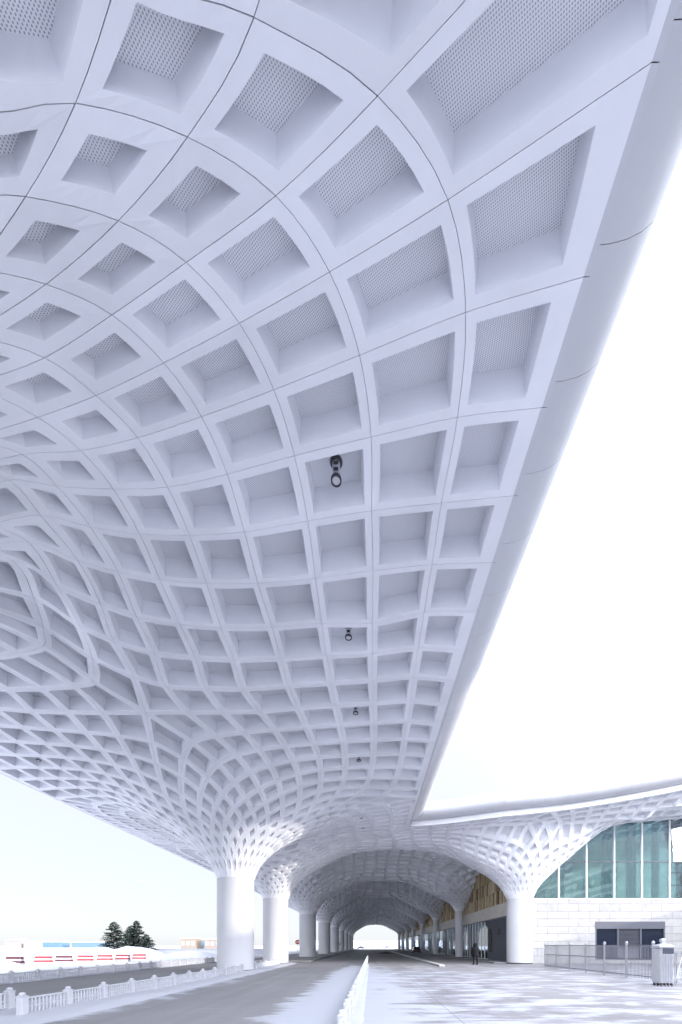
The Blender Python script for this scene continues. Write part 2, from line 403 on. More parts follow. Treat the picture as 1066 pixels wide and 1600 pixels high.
def cell(mb,f,ns,centre_col,e0_=0.,e1_=0.):
    a,b,c,d=f
    e0=edge_pts(a,b,8);e1=edge_pts(d,c,8);e2=edge_pts(a,d,8);e3=edge_pts(b,c,8)   # bottom, top, left, right
    A,B,Cc,D=P3[a],P3[b],P3[c],P3[d]
    def ev(e,t):
        x=t*8; i=min(7,int(x)); return e[i]+(e[i+1]-e[i])*(x-i)
    def S_(u,v):
        return (1-v)*ev(e0,u)+v*ev(e1,u)+(1-u)*ev(e2,v)+u*ev(e3,v)-((1-u)*(1-v)*A+u*(1-v)*B+u*v*Cc+(1-u)*v*D)
    n=np.cross(Cc-A,D-B); area=np.linalg.norm(n)/2
    if area<1e-6: return
    n=n/np.linalg.norm(n)
    mid=(A+B+Cc+D)/4
    # outward = into the ceiling / into the column core
    cx_,cy_=centre_col
    up=n[2]
    if abs(up)>.25: s=1 if up>0 else -1
    else:
        inn=np.array([cx_-mid[0],cy_-mid[1],0]); s=1 if np.dot(n,inn)>0 else -1
    flip= s<0
    n=n*s
    lu=(np.linalg.norm(B-A)+np.linalg.norm(Cc-D))/2; lv=(np.linalg.norm(D-A)+np.linalg.norm(Cc-B))/2
    wu=area/lv; wv=area/lu        # perpendicular widths
    cap=.245 if min(wu,wv)<.7 else .16; fu=min(cap,.165/wu); fv=min(cap,.155/wv)
    gu=min(.02,.004/wu); gv=min(.02,.004/wv)
    nz=max(0.,n[2]); n=n+np.array([0,0,1.0])*min(1.,nz*1.6)*(nz>.25); n=n/np.linalg.norm(n)
    depth=max(.1,min(.5,.35*min(wu,wv)+.02)); tp=.055
    def loop(iu,iv):
        out=[]
        ua=iu+(e0_ if iu>.03 else 0); ub=1-iu-(e1_ if iu>.03 else 0)
        for k in range(ns): t=k/ns; out.append((ua+(ub-ua)*t,iv))
        for k in range(ns): t=k/ns; out.append((ub,iv+(1-2*iv)*t))
        for k in range(ns): t=k/ns; out.append((ub-(ub-ua)*t,1-iv))
        for k in range(ns): t=k/ns; out.append((ua,1-iv-(1-2*iv)*t))
        return out
    m=4*ns
    L0=[S_(*q) for q in loop(gu,gv)]
    L1=[S_(*q) for q in loop(fu,fv)]
    iu=fu+min(.06,tp/wu); iv=fv+min(.06,tp/wv)
    c4=[S_(iu+e0_,iv)+n*depth,S_(1-iu-e1_,iv)+n*depth,S_(1-iu-e1_,1-iv)+n*depth,S_(iu+e0_,1-iv)+n*depth]
    L2=[]
    for u,v in loop(0,0): L2.append((1-u)*(1-v)*c4[0]+u*(1-v)*c4[1]+u*v*c4[2]+(1-u)*v*c4[3])
    Ls=[p+n*.05 for p in L0]
    vs=Ls+L0+L1+L2; fs=[]
    for k in range(m):
        k2=(k+1)%m
        for r in range(3): fs.append((r*m+k,r*m+k2,(r+1)*m+k2,(r+1)*m+k))
    fs2=[tuple(3*m+k for k in range(m))]
    if not flip: fs=[q[::-1] for q in fs]; fs2=[q[::-1] for q in fs2]
    o=len(mb.v); f0=len(mb.f)
    mb.add(vs,fs,0); 
    mb.f+=[tuple(i+o for i in q) for q in fs2]; mb.mi+=[1]*len(fs2)
    if not hasattr(mb,'tone'): mb.tone=[]
    mb.tone.append((f0,len(mb.f),TR.uniform(-.07,.03)))
EDGE_R={v for k,v in nodes.items() if k[0]=='g' and k[1]==8 and k[2]<=JJ}; EDGE_L={v for k,v in nodes.items() if k[0]=='g' and k[1]==-8}
mesh_col=[MB() for _ in COLS]; mesh_arm=MB(); mesh_hall=MB()
for f,fc in zip(faces,facecol):
    m=P[f].mean(0)
    if m[1]>41.5 and m[0]>15.2: continue            # inside the terminal, never seen
    if m[1]>38.4 and m[0]>16.5: continue
    if m[0]>37: continue
    ci=int(np.argmin((CX-m[0])**2+(CY-m[1])**2))
    ns=4 if m[1]<14 else 3 if m[1]<34 else 2 if m[1]<60 else 1
    if fc>=0: cell(mesh_col[fc],f,ns,(CX[fc],CY[fc]))
    else:
        ex1=.13 if m[1]<33.6 and m[0]<3.3 and EDGE_R&{f[1],f[2]}=={f[1],f[2]} else 0.
        ex0=.13 if EDGE_L&{f[0],f[3]}=={f[0],f[3]} else 0.
        cell(mesh_arm if m[1]<33.6 and m[0]<3.3 else mesh_hall,f,ns,(CX[ci],CY[ci]),ex0,ex1)
for t3,fc in zip(tris,tricol):
    p=[P3[i] for i in t3]; n=np.cross(p[1]-p[0],p[2]-p[0]); mid=sum(p)/3
    out=np.array([mid[0]-CX[fc],mid[1]-CY[fc],0])
    mesh_col[fc].add(p,[(0,1,2) if np.dot(n,out)>0 else (0,2,1)],0)
NAMES={}
where_L=['the near white column at the left frame edge, carrying the ceiling right above the camera','biggest round white column in view, left of the road behind the low fence','second big white column from the left, sunlit down to its base']
def col_label(c):
    if c['side']=='L':
        if c['n']==0: return 'white coffered funnel column overhead, its shaft just outside the left edge'
        if c['n']==1: return 'largest round white column, left of the road behind the low white fence'
        if c['n']==2: return 'second sunlit round white column, standing right behind the largest one'
        return ['first','second','third','fourth','fifth','sixth','seventh'][c['n']-3]+' shaded round white column in the left row beyond the two sunlit ones'
    if c['n']==2: return 'wide sunlit white column against the stone wall right of the walking person'
    return ['first','second','third','fourth','fifth','sixth','seventh'][c['n']-3]+' slim white column along the shop fronts beyond the wide right column'
for ci,c in enumerate(COLS):
    rt=empty('funnel_column',(c['x'],c['y'],0)); tag(rt,col_label(c),'column','white funnel columns carrying the canopy')
    r=1.2 if c['kind']=='A' else .57
    zt=EYE+TOP-(PA if c['kind']=='A' else PB)[1][0]
    mb=MB(); mb.lathe([(r-.03,.0),(r-.03,.12)],n=48)
    mb.build('base_ring',M_dark,rt)
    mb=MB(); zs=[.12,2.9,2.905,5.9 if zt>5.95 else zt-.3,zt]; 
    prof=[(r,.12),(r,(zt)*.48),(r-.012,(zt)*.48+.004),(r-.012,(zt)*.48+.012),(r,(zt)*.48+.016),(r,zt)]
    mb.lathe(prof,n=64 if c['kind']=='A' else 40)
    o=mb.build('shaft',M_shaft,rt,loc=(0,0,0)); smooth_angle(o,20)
    m=mesh_col[ci]; m.v=[(v[0]-c['x'],v[1]-c['y'],v[2]) for v in m.v]
    m.build('coffered_funnel',[M_rib,M_floor],rt)
# ---------------------------------------------------------------- the two canopies
arm=empty('road_canopy',(-9.18,10,EYE+10)); tag(arm,'white coffered canopy arm sweeping overhead above the road toward the camera','canopy')
hall=empty('terminal_canopy',(0,60,EYE+10)); tag(hall,'long vaulted white coffered canopy running along the terminal beyond the ceiling joint','canopy')
def loc_build(mb,name,mats,root):
    l=root.location; mb.v=[(v[0]-l[0],v[1]-l[1],v[2]-l[2]) for v in mb.v]
    return mb.build(name,mats,root)
loc_build(mesh_arm,'coffered_soffit',[M_rib,M_floor],arm)
loc_build(mesh_hall,'coffered_soffit',[M_rib,M_floor],hall)
# fascia: profile (outward, up) swept in panels along an edge path
FP=[(-.02,-.0),(.09,-.0),(.10,.03),(.10,.42),(.07,.46)]
for k in range(0,13):
    a=-math.pi/2+math.pi*k/12
    FP.append((.13+1.04*math.cos(a),1.17+.70*math.sin(a)))
FP+=[(-.9,1.9)]
def fascia(path,root,name='fascia',step=1,gap=.008):
    """path: list of (x,y,z) of the soffit edge; outward to the right of the travel direction"""
    mb=MB(); pts=[Vector(p) for p in path]; nn=len(pts)
    outs=[]
    for i in range(nn):
        d=(pts[min(i+1,nn-1)]-pts[max(i-1,0)]); d.z=0; d.normalize(); outs.append(Vector((d.y,-d.x,0)))
    for i in range(0,nn-1):
        a,b=pts[i],pts[i+1]; d=(b-a).normalized()
        A=a+d*(gap/2); B=b-d*(gap/2)
        vs=[]; 
        for (p,o) in((A,outs[i]),(B,outs[i+1])):
            for q in FP: vs.append(p+o*q[0]+Vector((0,0,q[1])))
        n=len(FP); fs=[(k,n+k,n+k+1,k+1) for k in range(n-1)]
        # returns into the joint
        vs+= [v+(-(outs[i]))*.03 for v in vs[:n]]+[v+(-(outs[i+1]))*.03 for v in vs[n:2*n]]
        fs+=[(k,k+1,2*n+k+1,2*n+k) for k in range(n-1)]+[(n+k,3*n+k,3*n+k+1,n+k+1) for k in range(n-1)]
        mb.add(vs,fs)
    l=root.location; mb.v=[(v[0]-l[0],v[1]-l[1],v[2]-l[2]) for v in mb.v]
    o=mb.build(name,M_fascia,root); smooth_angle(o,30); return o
def epath(I,Js): return [tuple(P3[nodes[('g',I,J)]]) for J in Js]
# right edge of the arm: travel toward -Y keeps outward = -x ; so travel +Y for outward +x
right=epath(8,range(JMIN,JJ+1)); right[-1]=(right[-1][0],33.3,right[-1][2])
fascia(right,arm)
left=epath(-8,range(JMIN,JJ+1))[::-1]; fascia(left,arm)
left=epath(-8,range(JJ,JMAX+1))[::-1]; fascia(left,hall)
front=[tuple(P3[nodes[('g',I,JJ)]]) for I in range(8,30)]
front=[(front[0][0]+.1,33.3,front[0][2])]+front[1:]
ff=[]
for i in range(len(front)-1):
    for k in range(2): 
        a,b=front[i],front[i+1]; ff.append(tuple(a[j]+(b[j]-a[j])*k/2 for j in range(3)))
ff.append(front[-1])
fascia(ff,hall,'front_fascia')
# border strip inside the right edge (flat plate with fine line)
# roof decks
mb=MB(); z=EYE+11.9; mb.box(-21.6,2.4,-11,33.6,z-.03,z+.02); loc_build(mb,'roof_deck',M_roof,arm)
mb=MB(); xs=[-21.6,-10,3,8,12,16,20,24,28,38]; ys=[33.75,38,42,48,60,190]
vs=[];fs=[]
for y in ys:
    for x in xs:
        h=(float(edgeH(x))-10)*(1-float(ss((y-34)/14.)))+1.0*float(ss((x-14)/8.))*float(ss((y-33.75)/5.))*(1-float(ss((y-44)/8.)))
        vs.append((x,y if y>34 else max(edgeY(max(x,3.3))+.6,0) if x>3.1 else y,EYE+11.7+h))
for j in range(len(ys)-1):
    for i in range(len(xs)-1):
        a=j*len(xs)+i; fs.append((a,a+1,a+1+len(xs),a+len(xs)))
mb.add(vs,fs); loc_build(mb,'roof_deck',M_roof,hall)
# ceiling downlights
M_lampw=mat('lamp_white_metal',(.55,.56,.6),.3,.3); M_lampd=mat('lamp_dark_ring',(.03,.03,.04),.35)
proto=empty('ceiling_downlight')
m=MB(); m.lathe([(.0,.0),(.13,.0),(.135,-.02),(.12,-.05),(.06,-.06)],n=20,cap=False); m.build('mount_plate',M_lampd,proto,True)
m=MB(); m.lathe([(.085,-.05),(.075,-.28),(.09,-.32),(.09,-.36)],n=20); 
for z in(-.12,-.25): m.box(-.05,.05,-.092,-.080,z-.03,z+.03,1)
m.build('housing',[M_lampw,M_lampd],proto)
m=MB(); m.lathe([(.09,-.36),(.112,-.36),(.117,-.39),(.112,-.42),(.09,-.42),(.085,-.39)],n=24,cap=False); m.build('trim_ring',M_lampd,proto,True)
m=MB(); m.lathe([(.085,-.40),(.08,-.405)],n=20); m.build('lens',M_lampw,proto)
first=True; ordn=['nearest','second','third','fourth','fifth','sixth','seventh']
for side,I in(('right',5),('left',-6)):
    cnt=0
    for J in ([3,6,9,12,15,18,21] if side=='right' else [12,15,18,21]):
        q=[nodes.get(('g',a,b)) for a,b in((I,J),(I+1,J),(I+1,J+1),(I,J+1))]
        if None in q: continue
        p=P3[q].mean(0)
        o=proto if first else copy_tree(proto); first=False
        o.location=(p[0],p[1],p[2]+.47)
        tag(o,ordn[cnt]+(' cylindrical downlight in the row of coffers above the road' if side=='right' else ' cylindrical downlight in the row near the left canopy edge'),'ceiling light','downlights hung in the canopy coffers'); cnt+=1

# ---------------------------------------------------------------- ground
def ramp_node(t,stops,src):
    r=t.nodes.new('ShaderNodeValToRGB'); cr=r.color_ramp; cr.interpolation='LINEAR'
    cr.elements[0].position=stops[0][0]; cr.elements[0].color=(stops[0][1],)*3+(1,)
    cr.elements[1].position=stops[-1][0]; cr.elements[1].color=(stops[-1][1],)*3+(1,)
    for p,v in stops[1:-1]:
        e=cr.elements.new(p); e.color=(v,v,v,1)
    t.links.new(src,r.inputs[0]); return r.outputs[0]
SNOW=(.47,.49,.55)
def road_mat(name,base,xr,xstops,yr,ystops,joints=None,snowc=(.40,.42,.48),streak=0):
    m=bpy.data.materials.new(name); m.use_nodes=True; t=m.node_tree; b=t.nodes['Principled BSDF']; L=t.links.new
    tc=t.nodes.new('ShaderNodeTexCoord'); sp=t.nodes.new('ShaderNodeSeparateXYZ'); L(tc.outputs['Object'],sp.inputs[0])
    def mth(op,a,b2=None,c=None):
        n=t.nodes.new('ShaderNodeMath'); n.operation=op
        for i,v in enumerate((a,b2,c)):
            if v is None: continue
            if isinstance(v,(int,float)): n.inputs[i].default_value=v
            else: L(v,n.inputs[i])
        return n.outputs[0]
    def noise(scale,detail=6,mapscale=(1,1,1),rot=0,rough=.55,dist=0):
        mp=t.nodes.new('ShaderNodeMapping'); mp.inputs['Scale'].default_value=mapscale; mp.inputs['Rotation'].default_value=(0,0,rot); L(tc.outputs['Object'],mp.inputs[0])
        n=t.nodes.new('ShaderNodeTexNoise'); n.inputs['Scale'].default_value=scale; n.inputs['Detail'].default_value=detail; n.inputs['Roughness'].default_value=rough; n.inputs['Distortion'].default_value=dist
        L(mp.outputs[0],n.inputs['Vector']); return n.outputs[0]
    xm=mth('DIVIDE',mth('SUBTRACT',sp.outputs[0],xr[0]),xr[1]-xr[0]); ym=mth('DIVIDE',mth('SUBTRACT',sp.outputs[1],yr[0]),yr[1]-yr[0])
    bx=ramp_node(t,xstops,xm); by=ramp_node(t,ystops,ym)
    n1=noise(.55,9,(1.0,1.9,1),0,.62,.4); n2=noise(1.1,7,(.22,2.4,1),R(24+streak),.68,.7); n3=noise(1.3,7,(.2,2.6,1),R(-38),.68,.7)
    cov=mth('MULTIPLY',bx,by)
    nn=mth('ADD',mth('MULTIPLY',n1,.6),mth('MAXIMUM',mth('MULTIPLY',n2,.42),mth('MULTIPLY',n3,.42)))
    s=mth('ADD',mth('ADD',mth('MULTIPLY',mth('SUBTRACT',nn,.5),1.45),.5),mth('MULTIPLY',cov,.56))
    mr=t.nodes.new('ShaderNodeMapRange'); mr.interpolation_type='SMOOTHSTEP'; mr.inputs[1].default_value=.74; mr.inputs[2].default_value=.93; L(s,mr.inputs[0])
    mask=mr.outputs[0]
    nb=noise(.35,8); nb2=noise(14,4)
    f=mth('ADD',mth('MULTIPLY',noise(1.6,4,(1,.05,1)),.4),mth('ADD',mth('MULTIPLY',nb,.35),mth('MULTIPLY',nb2,.25)))
    fr=t.nodes.new('ShaderNodeMapRange'); fr.inputs[1].default_value=.32; fr.inputs[2].default_value=.68; fr.inputs[3].default_value=.72; fr.inputs[4].default_value=1.28; L(f,fr.inputs[0])
    col=t.nodes.new('ShaderNodeVectorMath'); col.operation='SCALE'; col.inputs[0].default_value=base; L(fr.outputs[0],col.inputs[3])
    c=col.outputs[0]
    if joints:
        xs,px_,py_,wd=joints
        jx=mth('ABSOLUTE',mth('SUBTRACT',mth('MODULO',mth('ADD',sp.outputs[0],200*px_-xs+px_/2),px_),px_/2))
        jy=mth('ABSOLUTE',mth('SUBTRACT',mth('MODULO',mth('ADD',sp.outputs[1],100*py_),py_),py_/2))
        j=mth('LESS_THAN',mth('MINIMUM',jx,jy),wd)
        mx=t.nodes.new('ShaderNodeMix'); mx.data_type='RGBA'; L(j,mx.inputs[0]); L(c,mx.inputs[6]); mx.inputs[7].default_value=(*[k*.72 for k in base],1); c=mx.outputs[2]
        mask=mth('MULTIPLY',mask,mth('SUBTRACT',1,mth('MULTIPLY',j,.6)))
    mx=t.nodes.new('ShaderNodeMix'); mx.data_type='RGBA'; L(mask,mx.inputs[0]); L(c,mx.inputs[6]); mx.inputs[7].default_value=(*snowc,1)
    L(mx.outputs[2],b.inputs['Base Color'])
    b.inputs['Roughness'].default_value=.62
    bp=t.nodes.new('ShaderNodeBump'); bp.inputs['Strength'].default_value=.5; bp.inputs['Distance'].default_value=.03
    L(mth('ADD',mth('MULTIPLY',s,1.0),mth('MULTIPLY',nb2,.12)),bp.inputs['Height']); L(bp.outputs[0],b.inputs['Normal'])
    return m
M_snow=mat('snow',SNOW,.65,0,.06,.25,.6,1.3)
def sheet(name,x0,x1,y0,y1,z,m,nx=1,ny=1):
    mb=MB(); vs=[(x0+(x1-x0)*i/nx,y0+(y1-y0)*j/ny,z) for j in range(ny+1) for i in range(nx+1)]
    fs=[(j*(nx+1)+i,j*(nx+1)+i+1,(j+1)*(nx+1)+i+1,(j+1)*(nx+1)+i) for j in range(ny) for i in range(nx)]
    mb.add(vs,fs); return tag(mb.build(name,m),kind='structure')
sheet('ground',-5000,5000,-600,7000,0,M_snow)
M_asph=road_mat('asphalt_with_blown_snow',(.20,.20,.215),(-9,-.5),[(0,1),(.16,.95),(.27,.42),(.36,.16),(.70,.14),(.77,.5),(.86,1),(1,1)],(0,60),[(0,1),(.45,1),(.62,.35),(.75,.05),(1,0)])
sheet('road',-8.0,-.55,-40,210,.006,M_asph)
M_conc=road_mat('concrete_with_blown_snow',(.20,.195,.21),(-.6,24),[(0,.95),(.04,.8),(.09,.6),(.3,.48),(.5,.52),(.8,.58),(1,.6)],(0,60),[(0,1.05),(.4,.85),(.58,.55),(.7,.05),(1,0)],(2.05,4.5,5.2,.015))
sheet('forecourt',-.55,45,-40,38.2,.006,M_conc)
M_conc2=road_mat('concrete_under_canopy',(.19,.185,.19),(-.6,24),[(0,.4),(.05,.1),(1,0)],(38,210),[(0,1),(.1,0),(1,0)],(2.05,4.5,5.2,.02))
sheet('forecourt_under_canopy',-.55,13.6,38.2,210,.006,M_conc2)
M_far=road_mat('far_road_with_snow',(.15,.15,.165),(-18,-9),[(0,1),(.12,.8),(.22,.1),(.75,.05),(.85,.9),(1,1)],(0,60),[(0,.9),(.5,.8),(1,.6)])
sheet('far_road',-16.4,-9.6,-40,300,.006,M_far)
# raised pavement under the left columns and by the shops
M_kerb=mat('kerb_stone',(.42,.42,.43),.7,0,.15,3,.3,30)
M_pave=road_mat('pavement_slabs',(.22,.22,.23),(-13,-6),[(0,.7),(.3,.25),(.8,.2),(1,.3)],(40,100),[(0,1),(.2,.4),(1,.1)],(0,.6,.6,.008))
mb=MB(); mb.bbox(-12.4,-6.5,41.5,205,0,.15,.02); tag(mb.build('pavement',M_pave),kind='structure')
mb=MB(); mb.bbox(11.9,13.6,38.4,205,0,.14,.02); tag(mb.build('pavement',M_pave),kind='structure')
mb=MB(); mb.bbox(5.6,6.05,32.5,120,0,.16,.03); tag(mb.build('kerb',M_kerb),kind='structure')
# drifted snow strips (real relief)
random.seed(5)
def hsh(x,y): 
    v=math.sin(x*12.9898+y*78.233)*43758.5453; return v-math.floor(v)
def vnoise(x,y):
    xi,yi=math.floor(x),math.floor(y); fx,fy=x-xi,y-yi; fx=fx*fx*(3-2*fx); fy=fy*fy*(3-2*fy)
    return (hsh(xi,yi)*(1-fx)+hsh(xi+1,yi)*fx)*(1-fy)+(hsh(xi,yi+1)*(1-fx)+hsh(xi+1,yi+1)*fx)*fy
def fbm(x,y): return vnoise(x,y)*.5+vnoise(x*2.1,y*2.1)*.27+vnoise(x*4.3,y*4.3)*.14+vnoise(x*9,y*9)*.09
def drift(name,x0,x1,y0,y1,h,nx,ny,sc=.6,z0=-.02,edge=.25,kind='stuff'):
    vs=[];fs=[]
    for j in range(ny+1):
        for i in range(nx+1):
            u,v=i/nx,j/ny; x=x0+(x1-x0)*u; y=y0+(y1-y0)*v
            e=min(1,min(u,1-u)/edge)*min(1,min(v,1-v)/min(edge,.1)); e=e*e*(3-2*e)
            vs.append((x,y,z0+e*h*(.35+.9*fbm(x*sc+3,y*sc))))
    for j in range(ny):
        for i in range(nx): a=j*(nx+1)+i; fs.append((a,a+1,a+nx+2,a+nx+1))
    m=MB(); m.add(vs,fs); o=m.build(name,M_snow,None,True); tag(o,kind=kind)
    return o
tag(drift('snow_drift',-9.9,-6.9,6,41,.13,40,260,.9),'strip of drifted snow along the low white fence left of the road','snow')
tag(drift('snow_drift',-.95,-.05,4,40,.05,24,240,2.5,-.02),'thin ridge of drifted snow under the railing in the middle of the road','snow')
tag(drift('snow_drift',-21,-16.1,14,60,.3,30,160,.5),'snow bank beyond the far road along the second white fence','snow')
def mound(cx,cy,rx,ry,h,lab,seed):
    vs=[];fs=[];n=36;k=14
    for j in range(k+1):
        t=j/k
        for i in range(n):
            a=2*math.pi*i/n; rr=t*(1+.25*(fbm(math.cos(a)*2+seed,math.sin(a)*2)-.5)); x=cx+rx*rr*math.cos(a); y=cy+ry*rr*math.sin(a)
            z=h*(1-t*t)**1.2*(.65+.7*fbm(x*.35+seed,y*.35))-.03
            vs.append((x,y,z))
    for j in range(k):
        for i in range(n): fs.append((j*n+i,(j+1)*n+i,(j+1)*n+(i+1)%n,j*n+(i+1)%n))
    m=MB(); m.add(vs,fs); o=m.build('snow_mound',M_snow,None,True); tag(o,lab,'snow mound','heaps of cleared snow beyond the far road')
mound(-45.5,66,4.5,5,1.5,'high rounded snow heap at the foot of the left dark spruce',1)
mound(-33,56,5,4.5,1.55,'wide snow heap right of the spruces at the end of the red barriers',2)
mound(-27.5,60,5,4,.9,'low snow heap between the spruces and the biggest column',4)
mound(-30,30.2,3.6,2.6,.75,'snow heap in front of the red barriers at the left frame edge',7)
# ---------------------------------------------------------------- low white railings
M_rail=mat('white_railing_plastic',(.50,.51,.56),.5,0,.05,4)
M_pavedark=mat('footing',(.2,.2,.22),.8)
def railing(name,label,x0,y0,x1,y1,n,h=.56,post=.085):
    rt=empty(name,(x0,y0,0)); tag(rt,label,'fence')
    ang=math.atan2(y1-y0,x1-x0)-math.pi/2; rt.rotation_euler=(0,0,ang); L=math.hypot(x1-x0,y1-y0); s=L/n
    m=MB(); a=post
    m.bbox(-a,a,-a,a,0,h*.86,.01); m.bbox(-a*1.15,a*1.15,-a*1.15,a*1.15,h*.86,h*.91,.008); m.bbox(-a*.8,a*.8,-a*.8,a*.8,h*.91,h*.95,.006)
    m.lathe([(a*.55,h*.94),(a*.8,h*.99),(a*.75,h*1.04),(a*.35,h*1.07)],n=12)
    p0=m.build('post',M_rail,rt)
    m=MB(); y0_,y1_=a+.004,s-a-.004
    m.bbox(-.035,.035,y0_,y1_,h*.76,h*.84,.01); m.bbox(-.03,.03,y0_,y1_,h*.08,h*.15,.01)
    nb=11
    for k in range(nb):
        yy=y0_+(y1_-y0_)*(k+.5)/nb
        m.bbox(-.018,.018,yy-.022,yy+.022,h*.15,h*.76,.004)
    m.bbox(-.024,.024,y0_,y1_,h*.40,h*.445,.006)
    q0=m.build('panel',M_rail,rt)
    for i in range(n+1):
        if i: o=p0.copy(); C.objects.link(o); o.parent=rt; o.location=(0,s*i,0)
        if i and i<n: o=q0.copy(); C.objects.link(o); o.parent=rt; o.location=(0,s*i,0)
    return rt
railing('low_railing','near low white baluster railing running along the snow strip left of the road',-8.4,9.55,-8.2,25.2,11)
railing('low_railing','short end of low white railing cut off by the left frame edge in front',-9.75,5.0,-9.75,10.7,4)
railing('low_railing','low white railing between the two sunlit big columns',-8.35,28.6,-8.3,35.7,5)
railing('low_railing','low white railing beyond the grey far road on the left',-16.5,15.3,-16.5,44.1,20)
railing('low_railing','low white railing dividing the road down the middle',-.52,5.57,-.40,48.2,30,.56,.07)
# ---------------------------------------------------------------- red and white barriers
M_red=mat('faded_red_plastic',(.34,.04,.05),.5,0,.2,3); M_dred=mat('dull_maroon_plastic',(.12,.025,.045),.5,0,.2,3); M_wp=mat('white_plastic',(.55,.55,.58),.5,0,.05,3)
def barrier(x,y,rz,lab,red=None):
    rt=empty('road_barrier',(x,y,0),rz); tag(rt,lab,'barrier','red and white road barriers in a row in the snow')
    red=red or M_red
    def band(z0,z1,w0,w1,name,m):
        b=MB(); l=.72
        vs=[(-l,-w0,z0),(l,-w0,z0),(l,w0,z0),(-l,w0,z0),(-l*.98,-w1,z1),(l*.98,-w1,z1),(l*.98,w1,z1),(-l*.98,w1,z1)]
        b.add(vs,[(3,2,1,0),(4,5,6,7),(0,1,5,4),(1,2,6,5),(2,3,7,6),(3,0,4,7)]); b.build(name,m,rt)
    band(0,.22,.26,.25,'white_base',M_wp); band(.222,.40,.245,.18,'red_band',red); band(.402,.56,.175,.13,'white_band',M_wp); band(.562,.76,.125,.11,'red_top',red)
P0=Vector((-32.6,31.0));P1=Vector((-26.6,45.5)); bl=['leftmost','second','third','fourth','fifth','sixth','seventh','eighth','ninth']
for i in range(9):
    t=i/8; p=P0.lerp(P1,t); rz=math.atan2(-.25,1)+(.1*math.sin(i*3))
    barrier(p.x+(0.25 if i==3 else 0),p.y,rz*0+.05*math.sin(i*2.2),bl[i]+' barrier from the left in the row of red and white plastic barriers',M_dred if i in(1,2,4) else M_red)
# ---------------------------------------------------------------- spruces
M_needle=mat('spruce_needles',(.035,.055,.045),.7,0,.5,2.5); M_bark=mat('bark',(.10,.075,.06),.9,0,.3,8)
def spruce(name,x,y,h,rad,lab,seed,skirt=.02):
    rnd=random.Random(seed); rt=empty(name,(x,y,0)); tag(rt,lab,'tree')
    m=MB(); m.tube((0,0,-.1),(0,0,h*.97),.14,8,.02); m.build('trunk',M_bark,rt)
    m=MB(); fol=MB()
    nw=int(h*5)
    for wv in range(nw):
        t=skirt+(1-skirt)*wv/nw; z=h*t
        R_=rad*(1-t)**.75*(1-.35*max(0,.12-t)/.12)
        for k in range(9):
            a=rnd.random()*6.283; L=R_*(.62+.5*rnd.random())+.12; dz=-.12*L+.05
            d=Vector((math.cos(a),math.sin(a),0)); tip=Vector((0,0,z))+d*L+Vector((0,0,dz+L*.18*rnd.random()))
            m.tube((0,0,z),tip,.018,4,.006)
            nn=int(7+L*9)
            for q in range(nn):
                s=(q+.5)/nn; b=Vector((0,0,z)).lerp(tip,s**.8); side=rnd.choice((-1,1)); 
                perp=Vector((-d.y,d.x,0))*side
                ll=(.42*(1-.5*s))*min(1,L/1.2+.35)*(.7+.6*rnd.random()); wd=.09+.07*rnd.random()
                dirv=(d*.8+perp*(.3+.9*rnd.random())+Vector((0,0,rnd.uniform(-.35,.25)))).normalized()
                e=b+dirv*ll; up=Vector((rnd.uniform(-.6,.6),rnd.uniform(-.6,.6),.6)).normalized(); sd_=dirv.cross(up).normalized()*wd
                fol.add([b,b.lerp(e,.45)+sd_,e,b.lerp(e,.45)-sd_],[(0,1,2,3)])
    for q in range(30):
        z=h*(.93+.07*q/30); a=rnd.random()*6.28; e=Vector((math.cos(a)*.14,math.sin(a)*.14,z+.12)); fol.add([(0,0,z),e+Vector((.02,0,0)),e+Vector((0,0,.05)),e-Vector((.02,0,0))],[(0,1,2,3)])
    fol.build('crown',M_needle,rt); m.build('branches',M_bark,rt)
spruce('spruce_tree',-48.6,75,6.3,3.4,'left dark spruce tree standing alone behind a snow heap',1)
spruce('spruce_tree',-42.6,72,6.3,3.0,'right dark spruce tree with the taller pointed top',2)
spruce('spruce_tree',-44.8,73.5,5.3,2.3,'slightly lower spruce merging into the right spruce from the left',3)
spruce('spruce_tree',-39.6,70,3.7,2.3,'low broad spruce with a few snowy boughs at the right end of the tree group',4)
